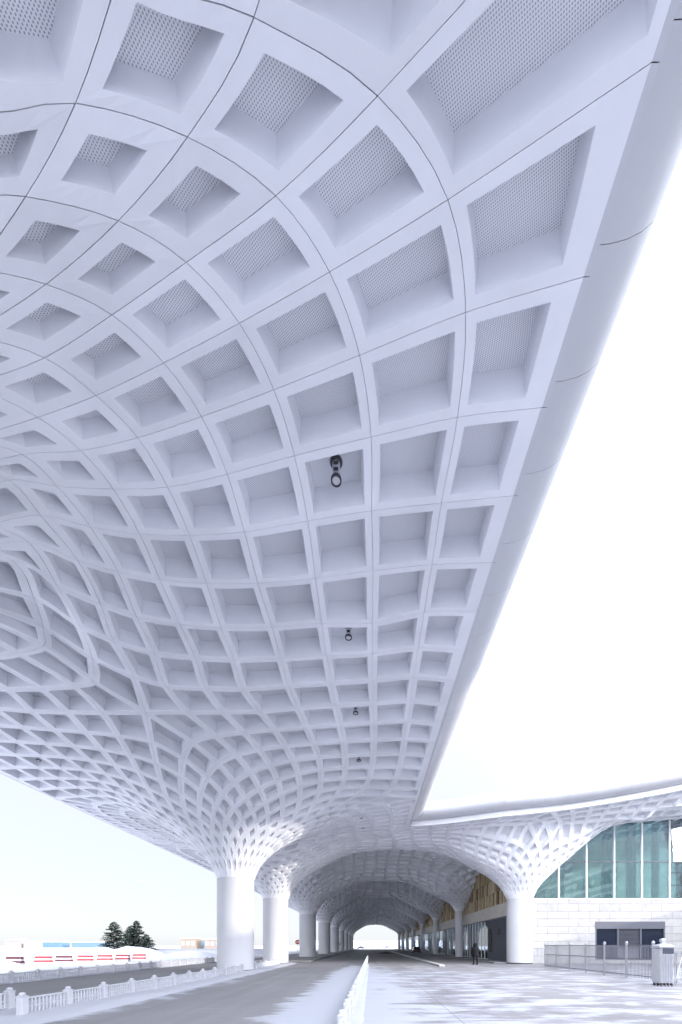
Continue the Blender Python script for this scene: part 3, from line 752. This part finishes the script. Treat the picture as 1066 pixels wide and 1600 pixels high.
# ---------------------------------------------------------------- terminal building
M_stone=mat('stone',(.62,.62,.62),.7)
def stone_mat():
    m=bpy.data.materials.new('pale_stone_blocks'); m.use_nodes=True; t=m.node_tree; b=t.nodes['Principled BSDF']; L=t.links.new
    tc=t.nodes.new('ShaderNodeTexCoord'); mp=t.nodes.new('ShaderNodeMapping'); mp.inputs['Rotation'].default_value=(R(-90),0,0); L(tc.outputs['Object'],mp.inputs[0])
    br=t.nodes.new('ShaderNodeTexBrick'); br.offset=.5; br.inputs['Scale'].default_value=1; br.inputs['Brick Width'].default_value=2.0; br.inputs['Row Height'].default_value=.72; br.inputs['Mortar Size'].default_value=.014
    br.inputs['Color1'].default_value=(.38,.375,.375,1); br.inputs['Color2'].default_value=(.33,.327,.33,1); br.inputs['Mortar'].default_value=(.15,.15,.16,1); br.inputs['Bias'].default_value=-.2
    L(mp.outputs[0],br.inputs[0])
    n=t.nodes.new('ShaderNodeTexNoise'); n.inputs['Scale'].default_value=2.2; n.inputs['Detail'].default_value=8; L(tc.outputs['Object'],n.inputs[0])
    mr=t.nodes.new('ShaderNodeMapRange'); mr.inputs[1].default_value=.3; mr.inputs[2].default_value=.7; mr.inputs[3].default_value=.9; mr.inputs[4].default_value=1.08; L(n.outputs[0],mr.inputs[0])
    sc=t.nodes.new('ShaderNodeVectorMath'); sc.operation='SCALE'; L(br.outputs['Color'],sc.inputs[0]); L(mr.outputs[0],sc.inputs[3]); L(sc.outputs[0],b.inputs['Base Color'])
    b.inputs['Roughness'].default_value=.6
    bp=t.nodes.new('ShaderNodeBump'); bp.inputs['Distance'].default_value=.01; bp.invert=True; L(br.outputs['Fac'],bp.inputs['Height']); L(bp.outputs[0],b.inputs['Normal'])
    return m
M_blocks=stone_mat()
M_frame=mat('white_window_frame',(.72,.73,.74),.4); M_grey=mat('dark_grey_metal',(.10,.105,.13),.45); M_dglass=mat('dark_window_glass',(.015,.02,.035),.04)
def glass_mat(name,tint,alpha):
    m=bpy.data.materials.new(name); m.use_nodes=True; t=m.node_tree; L=t.links.new; t.nodes.remove(t.nodes['Principled BSDF']); out=t.nodes['Material Output']
    g=t.nodes.new('ShaderNodeBsdfGlossy'); g.inputs['Roughness'].default_value=.02; g.inputs['Color'].default_value=(.86,.93,1,1)
    tr=t.nodes.new('ShaderNodeBsdfTransparent'); tr.inputs['Color'].default_value=(*tint,1)
    fr=t.nodes.new('ShaderNodeFresnel'); fr.inputs['IOR'].default_value=1.6
    ad=t.nodes.new('ShaderNodeMath'); ad.operation='ADD'; ad.inputs[1].default_value=alpha; L(fr.outputs[0],ad.inputs[0])
    tc=t.nodes.new('ShaderNodeTexCoord'); n=t.nodes.new('ShaderNodeTexNoise'); n.inputs['Scale'].default_value=.5; n.inputs['Detail'].default_value=2; L(tc.outputs['Object'],n.inputs[0])
    bp=t.nodes.new('ShaderNodeBump'); bp.inputs['Strength'].default_value=.04; bp.inputs['Distance'].default_value=.2; L(n.outputs[0],bp.inputs['Height']); L(bp.outputs[0],g.inputs['Normal'])
    mx=t.nodes.new('ShaderNodeMixShader'); L(ad.outputs[0],mx.inputs[0]); L(tr.outputs[0],mx.inputs[1]); L(g.outputs[0],mx.inputs[2]); L(mx.outputs[0],out.inputs[0])
    return m
M_glass=glass_mat('green_tinted_glass',(.70,.90,.88),.30); M_shopglass=glass_mat('shop_glass',(.55,.62,.68),.14)
tb=empty('terminal_building',(14,38.3,0)); tag(tb,'terminal with pale stone wall, tall green glazing and gold panels above its shops','building')
def tbuild(mb,name,m,parent=None,smooth=False):
    pr=parent or tb
    if parent is None: mb.v=[(v[0]-14,v[1]-38.3,v[2]) for v in mb.v]; return mb.build(name,m,tb,smooth)
    # parent is a child at tb origin
    mb.v=[(v[0]-14,v[1]-38.3,v[2]) for v in mb.v]; return mb.build(name,m,parent,smooth)
WY=38.2; LED=6.2
# stone wall with a window opening (x 21.6..28.3, z .35...4.05)
mb=MB(); mb.box(14.2,21.6,WY,WY+.4,0,LED); mb.box(28.3,46,WY,WY+.4,0,LED); mb.box(21.6,28.3,WY,WY+.4,4.05,LED); mb.box(21.6,28.3,WY,WY+.4,0,.35)
sw=tbuild(mb,'stone_wall',M_blocks)
mb=MB(); mb.box(14.2,46,WY-.05,WY+.45,LED,LED+.08); tbuild(mb,'ledge',M_frame)
wr=MB(); wr.box(21.6,28.3,WY-.04,WY+.3,3.35,4.05); wr=tbuild(wr,'window_unit',M_grey)
m=MB()
for a,b in((21.6,21.72),(23.7,23.85),(25.9,26.05),(28.18,28.3)): m.box(a,b,WY-.02,WY+.2,.35,3.35)
m.box(21.72,28.18,WY+.0,WY+.18,.35,.45); m.box(21.72,28.18,WY+.0,WY+.18,1.6,1.68); tbuild(m,'frame',M_grey,wr)
for q in ((21.72,23.7,.45,1.6),(21.72,23.7,1.68,3.35),(26.05,28.18,.45,1.6),(26.05,28.18,1.68,3.35)):
    m=MB(); m.box(q[0],q[1],WY+.1,WY+.12,q[2],q[3]); tbuild(m,'dark_pane',M_dglass,wr)
m=MB()
for k in range(13):
    z=1.72+k*.125; m.add([(23.85,WY+.04,z),(25.9,WY+.04,z),(25.9,WY+.14,z+.09),(23.85,WY+.14,z+.09)],[(0,1,2,3)]); m.box(23.85,25.9,WY+.02,WY+.045,z,z+.018)
m.box(23.85,25.9,WY+.16,WY+.18,.45,3.35); tbuild(m,'louvre',M_grey,wr)
# curtain wall glazing
mull=[15.4+2.67*k for k in range(-0,12)]; ZT=16.2
for x in [14.35]+[m_+1.45-.03 for m_ in []]: pass
xs=[14.3]+[18.11-2.67+2.67*k for k in range(0,12)]
for i,x in enumerate(xs[1:]):
    m=MB(); m.bbox(x-.07,x+.07,WY+.0,WY+.25,LED+.08,ZT,.01); tbuild(m,'mullion',M_frame)
for i in range(len(xs)-1):
    m=MB(); x0,x1=xs[i]+.075,xs[i+1]-.075; m.box(x0,x1,WY+.10,WY+.13,LED+.1,9.76); m.box(x0,x1,WY+.10,WY+.13,9.86,ZT); tbuild(m,'glass_pane',M_glass)
m=MB()
for i in range(len(xs)-1): m.box(xs[i]+.072,xs[i+1]-.072,WY+.04,WY+.16,9.77,9.85)
tbuild(m,'transom',M_grey)
m=MB(); 
for z in (8.75,7.55): m.box(xs[6]+.08,xs[7]+1.5,WY+.3,WY+.42,z,z+.12)
tbuild(m,'rail',M_grey)
# inside behind the glazing: floor, back wall, pale curtains
M_in=mat('interior_wall',(.55,.66,.66),.8,0,.25,.5); M_curt=mat('pale_curtain',(.75,.78,.76),.8)
m=MB(); m.box(14.2,46,WY+.5,WY+9,LED-.1,LED); m.box(14.2,46,WY+9,WY+9.2,LED,ZT); tbuild(m,'interior_wall',M_in)
m=MB(); rr=random.Random(8)
x=16.0
while x<44:
    wv=rr.uniform(.5,1.3); n=int(wv/.12); 
    vs=[];fs=[]
    for k in range(n+1): 
        yy=WY+2.2+.08*math.sin(k*2.1); vs+= [(x+wv*k/n,yy,LED),(x+wv*k/n,yy,ZT-2)]
    for k in range(n): fs.append((2*k,2*k+2,2*k+3,2*k+1))
    m.add(vs,fs); x+=wv+rr.uniform(.9,2.4)
tbuild(m,'curtain',M_curt)
m=MB(); m.box(14.2,46,WY+.5,WY+9.2,ZT,ZT+.2); tbuild(m,'flat_roof',M_roof)
# shop front along the road  (plane x = 13.65)
FX=13.65; M_band=mat('pale_beige_band',(.55,.52,.47),.6,0,.08,1); 
M_gold=[mat('gold_panel',(.42,.32,.17),.38,.35,.12,2),mat('pale_gold_panel',(.55,.45,.29),.4,.3,.1,2),mat('bronze_panel',(.25,.18,.10),.4,.4,.15,2)]
m=MB(); m.box(FX,FX+.5,38.45,200,4.75,6.15); m.box(FX+.2,FX+.5,38.45,200,6.15,14.5); tbuild(m,'upper_wall',[M_band])
rr=random.Random(4); m=MB()
for row in range(5):
    z0=6.2+row*1.45; y=38.6+(.3 if row%2 else 0)
    while y<190:
        wd=.62; dp=rr.choice((.03,.1,.17)); m.box(FX+.19-dp,FX+.19,y,y+wd-.14,z0,z0+1.41,rr.choice((0,0,1,1,2) if row<3 else (0,1,2)))
        y+=wd
tbuild(m,'gold_cladding',M_gold)
M_slot=mat('dark_slot',(.03,.028,.025),.6); m=MB(); m.box(FX+.186,FX+.199,38.5,200,6.16,14.4); tbuild(m,'cladding_backing',M_slot)
M_shut=mat('steel_shutter',(.17,.18,.22),.35,.5)
m=MB()
for k in range(38): m.add([(FX+.0,38.5,.14+k*.12),(FX+.0,46.2,.14+k*.12),(FX+.06,46.2,.14+k*.12+.1),(FX+.06,38.5,.14+k*.12+.1)],[(0,3,2,1)]); m.box(FX+.065,FX+.16,38.5,46.2,.14+k*.12,.14+k*.12+.118)
sh=tbuild(m,'roller_shutter',M_shut)
m=MB(); m.box(FX-.02,FX+.03,45.0,45.75,1.0,3.6); m.box(FX-.02,FX+.03,42.2,42.8,2.9,3.6); tbuild(m,'vent_panel',M_slot,sh)
m=MB(); m.box(FX-.03,FX+.2,38.45,200,4.62,4.75); m.box(FX-.02,FX+.2,46.2,46.4,.14,4.62); tbuild(m,'shop_lintel',M_grey)
y=46.4; k=0
while y<186:
    if int(y/20.45)%2==1 and k%5==2:
        m=MB(); m.box(FX+.02,FX+.1,y,y+2.0,.14,4.6); 
        d=tbuild(m,'door_surround',M_grey)
        m=MB(); m.box(FX-.01,FX+.015,y+.1,y+.94,.2,2.6); m.box(FX-.01,FX+.015,y+1.06,y+1.9,.2,2.6); tbuild(m,'door_leaf',M_dglass,d); y+=2.0
    else:
        m=MB(); m.box(FX+.05,FX+.07,y,y+1.36,.2,4.6); tbuild(m,'shop_pane',M_shopglass)
        m=MB(); m.box(FX,FX+.12,y+1.36,y+1.42,.14,4.62); tbuild(m,'shop_mullion',M_frame); y+=1.42
    k+=1
    if y>100: break
m=MB(); m.box(FX+.05,FX+.08,y,186,.2,4.6); tbuild(m,'shop_pane',M_shopglass)
m=MB(); m.box(FX+5,FX+5.2,46.6,190,0,4.7); 
yy=47
while yy<100: m.box(FX+.9,FX+1.1,yy,yy+.5,.14,4.4); yy+=1.9
tbuild(m,'shop_interior',M_curt)
m=MB(); m.box(FX+.5,FX+5.2,46.6,190,0,.1); tbuild(m,'shop_floor',M_in)
# terminal wing to the right, outside the frame, that shades the forecourt
wg=empty('terminal_wing',(40,-20,0)); tag(wg,'stepped terminal wing standing to the right of the forecourt behind the camera','building')
def wblock(x0,x1,y0,y1,h):
    m=MB(); m.bbox(x0-40,x1-40,y0+20,y1+20,0,h,.1); b=m.build('wing_block',M_blocks,wg)
    g=MB(); z=1.5
    while z<h-2.2:
        yy=y0+1.5
        while yy<y1-2.5: g.box(x0-40-.06,x0-40-.01,yy+20,yy+2+20,z,z+1.7); yy+=3
        z+=3.6
    if g.v: g.build('wing_windows',M_dglass,b)
wblock(40,60,-90,-2,30); wblock(40,58,-1.98,12,15.4); wblock(40,56,12.02,38,7.84)
# ---------------------------------------------------------------- steel fence along the forecourt
M_steel=mat('stainless_steel',(.55,.56,.6),.28,.85,.05,3); M_gal=mat('galvanised_bar',(.20,.21,.24),.5,.3)
fe=empty('bar_fence',(13.8,19.4,0)); tag(fe,'tall grey vertical bar fence between the stone wall and the gate pillar','fence')
s=2.03; n=6
def fpost():
    m=MB(); m.bbox(-.05,.05,-.05,.05,0,1.83,.01); m.lathe([(.06,1.83),(.085,1.85),(.085,1.88),(.05,1.90),(.065,1.93),(.03,1.96)],n=12); return m
def fpan():
    m=MB()
    for z in (.16,1.02,1.72): m.box(-.02,.02,.055,s-.055,z,z+.045)
    k=18
    for i in range(k):
        y=.055+(s-.11)*(i+.5)/k; m.box(-.011,.011,y-.011,y+.011,.06,.158); m.box(-.011,.011,y-.011,y+.011,.207,1.018); m.box(-.011,.011,y-.011,y+.011,1.067,1.718)
    return m
p0=fpost().build('post',M_steel,fe); q0=fpan().build('bar_panel',M_gal,fe)
for i in range(1,n+1):
    o=p0.copy(); C.objects.link(o); o.parent=fe; o.location=(0.02*i*i*.1,s*i,0)
    if i<n: o=q0.copy(); C.objects.link(o); o.parent=fe; o.location=(0,s*i,0)
# ---------------------------------------------------------------- retractable gate
M_screen=mat('dark_display',(.06,.065,.09),.2)
gt=empty('retractable_gate',(12.5,17.0,0)); tag(gt,'stainless steel sliding gate head with ball finial and snow on its cap','gate'); gt.scale=(.74,.74,.94)
m=MB(); m.bbox(-.38,.38,-.3,.3,.14,1.72,.02)
for k in range(5): x=-.38+.76*(k+.5)/5; m.bbox(x-.05,x+.05,-.33,-.301,.2,1.42,.01)
m.build('gate_head',M_steel,gt)
m=MB(); m.box(-.2,.38,-.345,-.305,1.47,1.71); m.build('display',M_screen,gt)
m=MB(); m.bbox(-.45,.45,-.36,.36,1.725,1.84,.03); m.bbox(-.36,.36,-.28,.28,1.841,1.88,.015); m.build('cap',M_steel,gt)
m=MB(); m.lathe([(.2,1.881),(.18,1.93),(.10,1.95),(.10,1.98),(.17,2.03),(.18,2.08),(.13,2.14),(.05,2.17)],n=20); m.build('finial',M_steel,gt,True)
m=MB(); 
vs=[];fs=[]
for j in range(7):
    for i in range(9): u,v=i/8,j/6; vs.append((-.44+.88*u,-.35+.70*v,1.842+.07*math.sin(math.pi*u)**.5*math.sin(math.pi*v)**.5*(.7+.6*fbm(u*4,v*4)) if 0<u<1 and 0<v<1 else 1.842))
for j in range(6):
    for i in range(8): a=j*9+i; fs.append((a,a+1,a+10,a+9))
m.add(vs,fs); m.build('snow_cap',M_snow,gt,True)
for k,x in enumerate((-.3,-.1,.1,.3)):
    for y_ in(-.26,.26):
        m=MB(); 
        for q in range(1): m.tube((x-.025,y_,.08),(x+.025,y_,.08),.08,14)
        m.build('wheel',M_dark,gt)
m=MB(); m.box(-.42,.42,-.31,-.29,.02,.05); m.box(-.42,.42,.29,.31,.02,.05); m.build('rail',M_steel,gt)
# folding lattice of the gate running right out of the frame
m=MB(); 
for k in range(9):
    x=.55+k*.42; m.box(x-.02,x+.02,-.24,-.2,.1,1.5); m.box(x-.02,x+.02,.2,.24,.1,1.5)
    if k<8:
        m.tube((x+.02,-.22,.25),(x+.40,-.22,1.35),.014,6); m.tube((x+.02,-.17,1.35),(x+.40,-.17,.25),.014,6)
m.box(.45,4,-.245,-.195,1.5,1.56); m.box(.45,4,.195,.245,1.5,1.56)
m.build('folding_lattice',M_steel,gt)
M_blue=mat('blue_panel',(.04,.12,.35),.5); M_yel=mat('yellow_green_panel',(.45,.5,.08),.5)
bx=empty('control_box',(13.62,16.75,0)); tag(bx,'narrow grey control box standing right of the gate head at the frame edge','box')
m=MB(); m.bbox(-.12,.12,-.1,.1,0,1.45,.01); m.build('case',M_gal,bx)
m=MB(); m.box(-.07,.07,-.115,-.102,1.05,1.18); m.box(-.07,.07,-.115,-.102,.82,.95); m.build('dark_opening',M_screen,bx)
# ---------------------------------------------------------------- person
def skin_fig():
    pr=empty('person',(9.45,36.0,.0),R(12)); tag(pr,'person in a long black hooded padded coat walking toward the shop fronts','person'); pr.scale=(1.15,1.15,1.1)
    M_coat=mat('black_padded_coat',(.007,.007,.010),.85,0,.2,12,.5,25,.2); M_tr=mat('black_trousers',(.007,.007,.009),.9,spec=.2); M_shoe=mat('black_shoes',(.02,.02,.02),.5); M_skin=mat('skin',(.45,.28,.2),.5)
    me=bpy.data.meshes.new('body'); 
    V=[(0,0,.92),(0,0,1.15),(0,0,1.38),(0,.0,1.50),(0,.01,1.60),(0,.02,1.70),
       (-.10,0,.86),(-.11,.05,.48),(-.11,.0,.10),(-.12,.12,.06),
       (.10,0,.86),(.11,-.05,.48),(.11,-.14,.12),(.12,-.02,.06),
       (-.19,0,1.40),(-.25,-.02,1.14),(-.23,.10,.92),(-.22,.15,.83),
       (.19,0,1.40),(.25,-.02,1.14),(.23,.10,.92),(.22,.15,.83)]
    E=[(0,1),(1,2),(2,3),(3,4),(4,5),(0,6),(6,7),(7,8),(8,9),(0,10),(10,11),(11,12),(12,13),(2,14),(14,15),(15,16),(16,17),(2,18),(18,19),(19,20),(20,21)]
    rad=[.16,.15,.15,.06,.09,.095,.10,.065,.05,.045,.10,.065,.05,.045,.07,.055,.045,.04,.07,.055,.045,.04]
    me.from_pydata(V,E,[]); o=bpy.data.objects.new('body',me); C.objects.link(o); o.parent=pr
    sm=o.modifiers.new('skin','SKIN')
    for i,r_ in enumerate(rad): me.skin_vertices[0].data[i].radius=(r_,r_)
    me.skin_vertices[0].data[0].use_root=True
    o.modifiers.new('sub','SUBSURF').levels=1; me.materials.append(M_tr)
    # coat: lofted rings around the torso, sleeves as tapered tubes
    m=MB(); rings=[(.62,.255,.19),(.75,.265,.2),(.95,.27,.205),(1.12,.265,.2),(1.28,.275,.2),(1.40,.26,.18),(1.47,.19,.15),(1.52,.12,.12)]; n=20
    vs=[(a*math.cos(2*math.pi*k/n)*(1+.03*math.sin(5*k)),b*math.sin(2*math.pi*k/n),z) for z,a,b in rings for k in range(n)]
    fs=[(j*n+k,j*n+(k+1)%n,(j+1)*n+(k+1)%n,(j+1)*n+k) for j in range(len(rings)-1) for k in range(n)]+[tuple(range(n-1,-1,-1))]
    m.add(vs,fs)
    for s_ in(-1,1):
        m.tube((s_*.19,0,1.42),(s_*.30,-.02,1.14),.095,12,.085); m.tube((s_*.30,-.02,1.15),(s_*.27,.10,.90),.085,12,.065)
    m.build('coat',M_coat,pr,True)
    m=MB(); n=18; prof=[(1.46,.12,.11),(1.53,.15,.14),(1.62,.165,.165),(1.70,.155,.16),(1.77,.11,.12),(1.80,.03,.04)]
    vs=[(a*math.cos(2*math.pi*k/n),b*math.sin(2*math.pi*k/n)-.01,z) for z,a,b in prof for k in range(n)]
    m.add(vs,[(j*n+k,j*n+(k+1)%n,(j+1)*n+(k+1)%n,(j+1)*n+k) for j in range(len(prof)-1) for k in range(n)]); m.build('hood',M_coat,pr,True)
    m=MB()
    for sx,sy in((-.115,.06),(.115,-.07)): m.bbox(sx-.05,sx+.05,sy-.1,sy+.16,0,.1,.03)
    m.build('shoes',M_shoe,pr)
skin_fig()
# ---------------------------------------------------------------- signs
M_signred=mat('sign_red',(.55,.03,.04),.4); M_pole=mat('sign_pole',(.45,.45,.47),.4,.5); M_sw=mat('sign_white',(.8,.8,.8),.4)
def sign(x,y,z,r,lab):
    rt=empty('road_sign',(x,y,0)); tag(rt,lab,'road sign')
    m=MB(); m.tube((0,0.05,0),(0,0.05,z+r*.8),.035,10); m.build('pole',M_pole,rt)
    m=MB(); m.tube((0,0,z),(0,.02,z),r,28); d=m.build('disc',M_signred,rt)
    m=MB(); m.box(-r*.7,r*.7,-.012,-.003,z-r*.16,z+r*.16); m.build('white_bar',M_sw,d)
sign(-11.5,62,2.3,.36,'round red no entry sign on a pole left of the first shaded column')
sign(-8.0,100,2.2,.34,'small round red sign among the far left columns')
# ---------------------------------------------------------------- cars
def car(x,y,rz,lab,col,grp=None):
    rt=empty('parked_car',(x,y,0),rz); tag(rt,lab,'car',grp)
    M_b=mat('car_paint',col,.3); 
    secs=[(-2.2,.5,.78,.86),(-2.1,.35,.9,.88),(-1.6,.28,.98,.9),(-1.0,.26,1.02,.9),(.6,.26,1.0,.9),(1.3,.26,.92,.9),(2.0,.3,.8,.86),(2.2,.45,.68,.8)]
    m=MB(); vs=[]
    for (xx,z0,z1,wd) in secs: vs+=[(wd*.94,xx,z0),(wd,xx,(z0+z1)/2),(wd*.95,xx,z1),(-wd*.95,xx,z1),(-wd,xx,(z0+z1)/2),(-wd*.94,xx,z0)]
    fs=[(j*6+k,(j+1)*6+k,(j+1)*6+(k+1)%6,j*6+(k+1)%6) for j in range(len(secs)-1) for k in range(6)]+[tuple(range(6)),tuple(range(47,41,-1))]
    m.add(vs,fs); m.build('body',M_b,rt)
    m=MB(); m.add([(.8,-1.75,.97),(.8,1.15,.94),(-.8,1.15,.94),(-.8,-1.75,.97),(.62,-1.25,1.44),(.62,.35,1.44),(-.62,.35,1.44),(-.62,-1.25,1.44)],[(0,1,5,4),(1,2,6,5),(2,3,7,6),(3,0,4,7)]); m.build('windows',M_dglass,rt)
    m=MB(); m.bbox(-.63,.63,-1.28,.38,1.43,1.49,.03); m.build('roof',M_b,rt)
    for sx in(-.82,.82):
        for sy in(-1.35,1.35):
            m=MB(); m.tube((sx-.1,sy,.33),(sx+.1,sy,.33),.33,20); w_=m.build('wheel',M_dark,rt)
            m=MB(); m.tube((sx-.11,sy,.33),(sx+.11,sy,.33),.2,14); m.build('rim',M_pole,w_)
    for sx in(-.65,.65): m=MB(); m.box(sx-.14,sx+.14,-2.22,-2.12,.66,.78); m.build('tail_light',M_signred,rt)
car(11.0,97,0,'black car parked under the canopy between the far right columns',(.02,.02,.025))
car(-6,225,R(80),'dark car seen small through the far tunnel opening, left of its centre',(.03,.03,.04))
car(9,232,R(95),'grey car seen small through the far tunnel opening, right of its centre',(.15,.15,.17))
# dirty snow heap on the road inside
mound_=MB(); vs=[];fs=[];n=20;k=6
for j in range(k+1):
    for i in range(n):
        a=6.283*i/n; t=j/k; vs.append((3.4+1.9*t*math.cos(a),88+4*t*math.sin(a),.32*(1-t*t)*(.7+.6*fbm(i*.7,j*.9))))
for j in range(k):
    for i in range(n): fs.append((j*n+i,(j+1)*n+i,(j+1)*n+(i+1)%n,j*n+(i+1)%n))
mound_.add(vs,fs); tag(mound_.build('grit_heap',mat('dirty_grit',(.06,.055,.05),.9,0,.3,6),None,True),'low dark heap of dirty snow on the road deep inside the tunnel','heap')
# ---------------------------------------------------------------- far buildings
def far_building(name,lab,x0,x1,y,h,d,col,roof=None,wins=0,grp='low buildings on the snowy horizon',wc=(.25,.3,.38)):
    rt=empty(name,((x0+x1)/2,y,0)); tag(rt,lab,'building',grp); w_=(x1-x0)/2
    m=MB(); m.box(-w_,w_,0,d,-.1,h); m.build('wall',mat('far_wall',col,.8,0,.06,.3),rt)
    m=MB()
    if roof: m.add([(-w_-.4,-.4,h),(w_+.4,-.4,h),(w_+.4,d+.4,h),(-w_-.4,d+.4,h),(-w_-.2,d/2,h+h*.28),(w_+.2,d/2,h+h*.28)],[(0,1,5,4),(2,3,4,5),(1,2,5),(3,0,4),(3,2,1,0)])
    else: m.box(-w_-.2,w_+.2,-.2,d+.2,h+.002,h+.3)
    m.build('roof',mat('far_roof',roof or (.7,.7,.72),.7),rt)
    if wins:
        m=MB()
        rows=max(1,int(h/3.2))
        for r_ in range(rows):
            for i in range(wins):
                a=-w_+2*w_*(i+.22)/wins; b=-w_+2*w_*(i+.78)/wins; z=h*(r_+.35)/rows; m.box(a,b,-.06,-.01,z,z+h*.38/rows)
        m.build('windows',mat('far_glass',wc,.2),rt)
far_building('cabin','beige box building left of the blue glass building near the big column',-102.5,-94.2,213,5.6,8,(.20,.165,.13),None,3)
far_building('cabin','beige box building right of the blue glass building near the big column',-89.5,-81,213,5.3,8,(.20,.16,.13),None,3)
far_building('glass_pavilion','pale blue glass building between two beige box buildings',-99,-88,224,4.9,8,(.16,.24,.32),None,5,wc=(.2,.4,.6))
far_building('shed','long blue shed on the horizon left of the trees, farther from them',-290,-275,350,5.0,12,(.08,.14,.21),None,0)
far_building('shed','long blue shed on the horizon just left of the spruces',-264,-238,350,4.8,12,(.09,.15,.22),None,0)
far_building('house','pale house with grey roof far left on the horizon',-277,-265,300,5.5,9,(.24,.2,.2),(.4,.38,.42),3)
far_building('house','small beige house right beside the pale far left house',-263,-256,300,3.6,8,(.24,.2,.17),(.5,.45,.42),2)
far_building('apartment_block','distant pale block behind the trees on the horizon',-330,-270,900,13,15,(.4,.38,.38),None,12)
far_building('apartment_block','distant pale block at the far left on the horizon',-800,-700,900,13,15,(.4,.38,.4),None,16)
far_building('apartment_block','long distant pale block between the blue sheds and the pale house',-640,-560,900,11,15,(.4,.37,.36),None,14)
far_building('warehouse','long pale warehouse seen through the far tunnel opening',-60,70,420,7,20,(.55,.6,.66),None,18)
# low wall with dark openings beyond the far road
wl=MB(); wl.box(-45,-21,78,78.5,0,1.0); wl.box(-45,-21,77.9,78.6,1.0,1.12); wl=wl.build('wall_body',mat('grey_low_wall',(.35,.36,.42),.8),None)
rt=empty('low_wall',(-33,78,0)); tag(rt,'low grey wall in the snow between the spruces and the biggest column','wall'); wl.parent=rt; wl.matrix_parent_inverse=Matrix.Translation((33,-78,0))
# ---------------------------------------------------------------- aeroplane
M_pl=mat('plane_white',(.5,.52,.56),.4)
ap=empty('aeroplane',(-872,1500,246),R(60)); tag(ap,'tiny aeroplane faint in the white sky above the trees','aeroplane')
m=MB(); 
prof=[(-16,.3),(-14,1.2),(-10,1.8),(8,1.8),(13,1.1),(16,.3)]; n=14
vs=[(r_*math.cos(6.283*k/n),x_,r_*math.sin(6.283*k/n)) for x_,r_ in prof for k in range(n)]
m.add(vs,[(j*n+k,j*n+(k+1)%n,(j+1)*n+(k+1)%n,(j+1)*n+k) for j in range(len(prof)-1) for k in range(n)]); m.build('fuselage',M_pl,ap,True)
m=MB(); 
for s_ in(-1,1):
    m.add([(s_*1.2,3,-.6),(s_*1.2,-2,-.6),(s_*16,-6,.6),(s_*16,-4,.6),(s_*1.2,3,-.1),(s_*1.2,-2,-.1),(s_*16,-6,.8),(s_*16,-4,.8)],[(0,1,2,3),(4,7,6,5),(0,4,5,1),(1,5,6,2),(2,6,7,3),(3,7,4,0)])
m.build('wings',M_pl,ap)
m=MB(); m.add([(-.2,-15,1),(-.2,-11,1),(-.2,-14.5,6),(-.2,-16,6),(.2,-15,1),(.2,-11,1),(.2,-14.5,6),(.2,-16,6)],[(0,1,2,3),(7,6,5,4),(0,4,5,1),(1,5,6,2),(2,6,7,3),(3,7,4,0)]); m.box(-5.5,5.5,-16,-13.6,.9,1.15); m.build('tail',M_pl,ap)
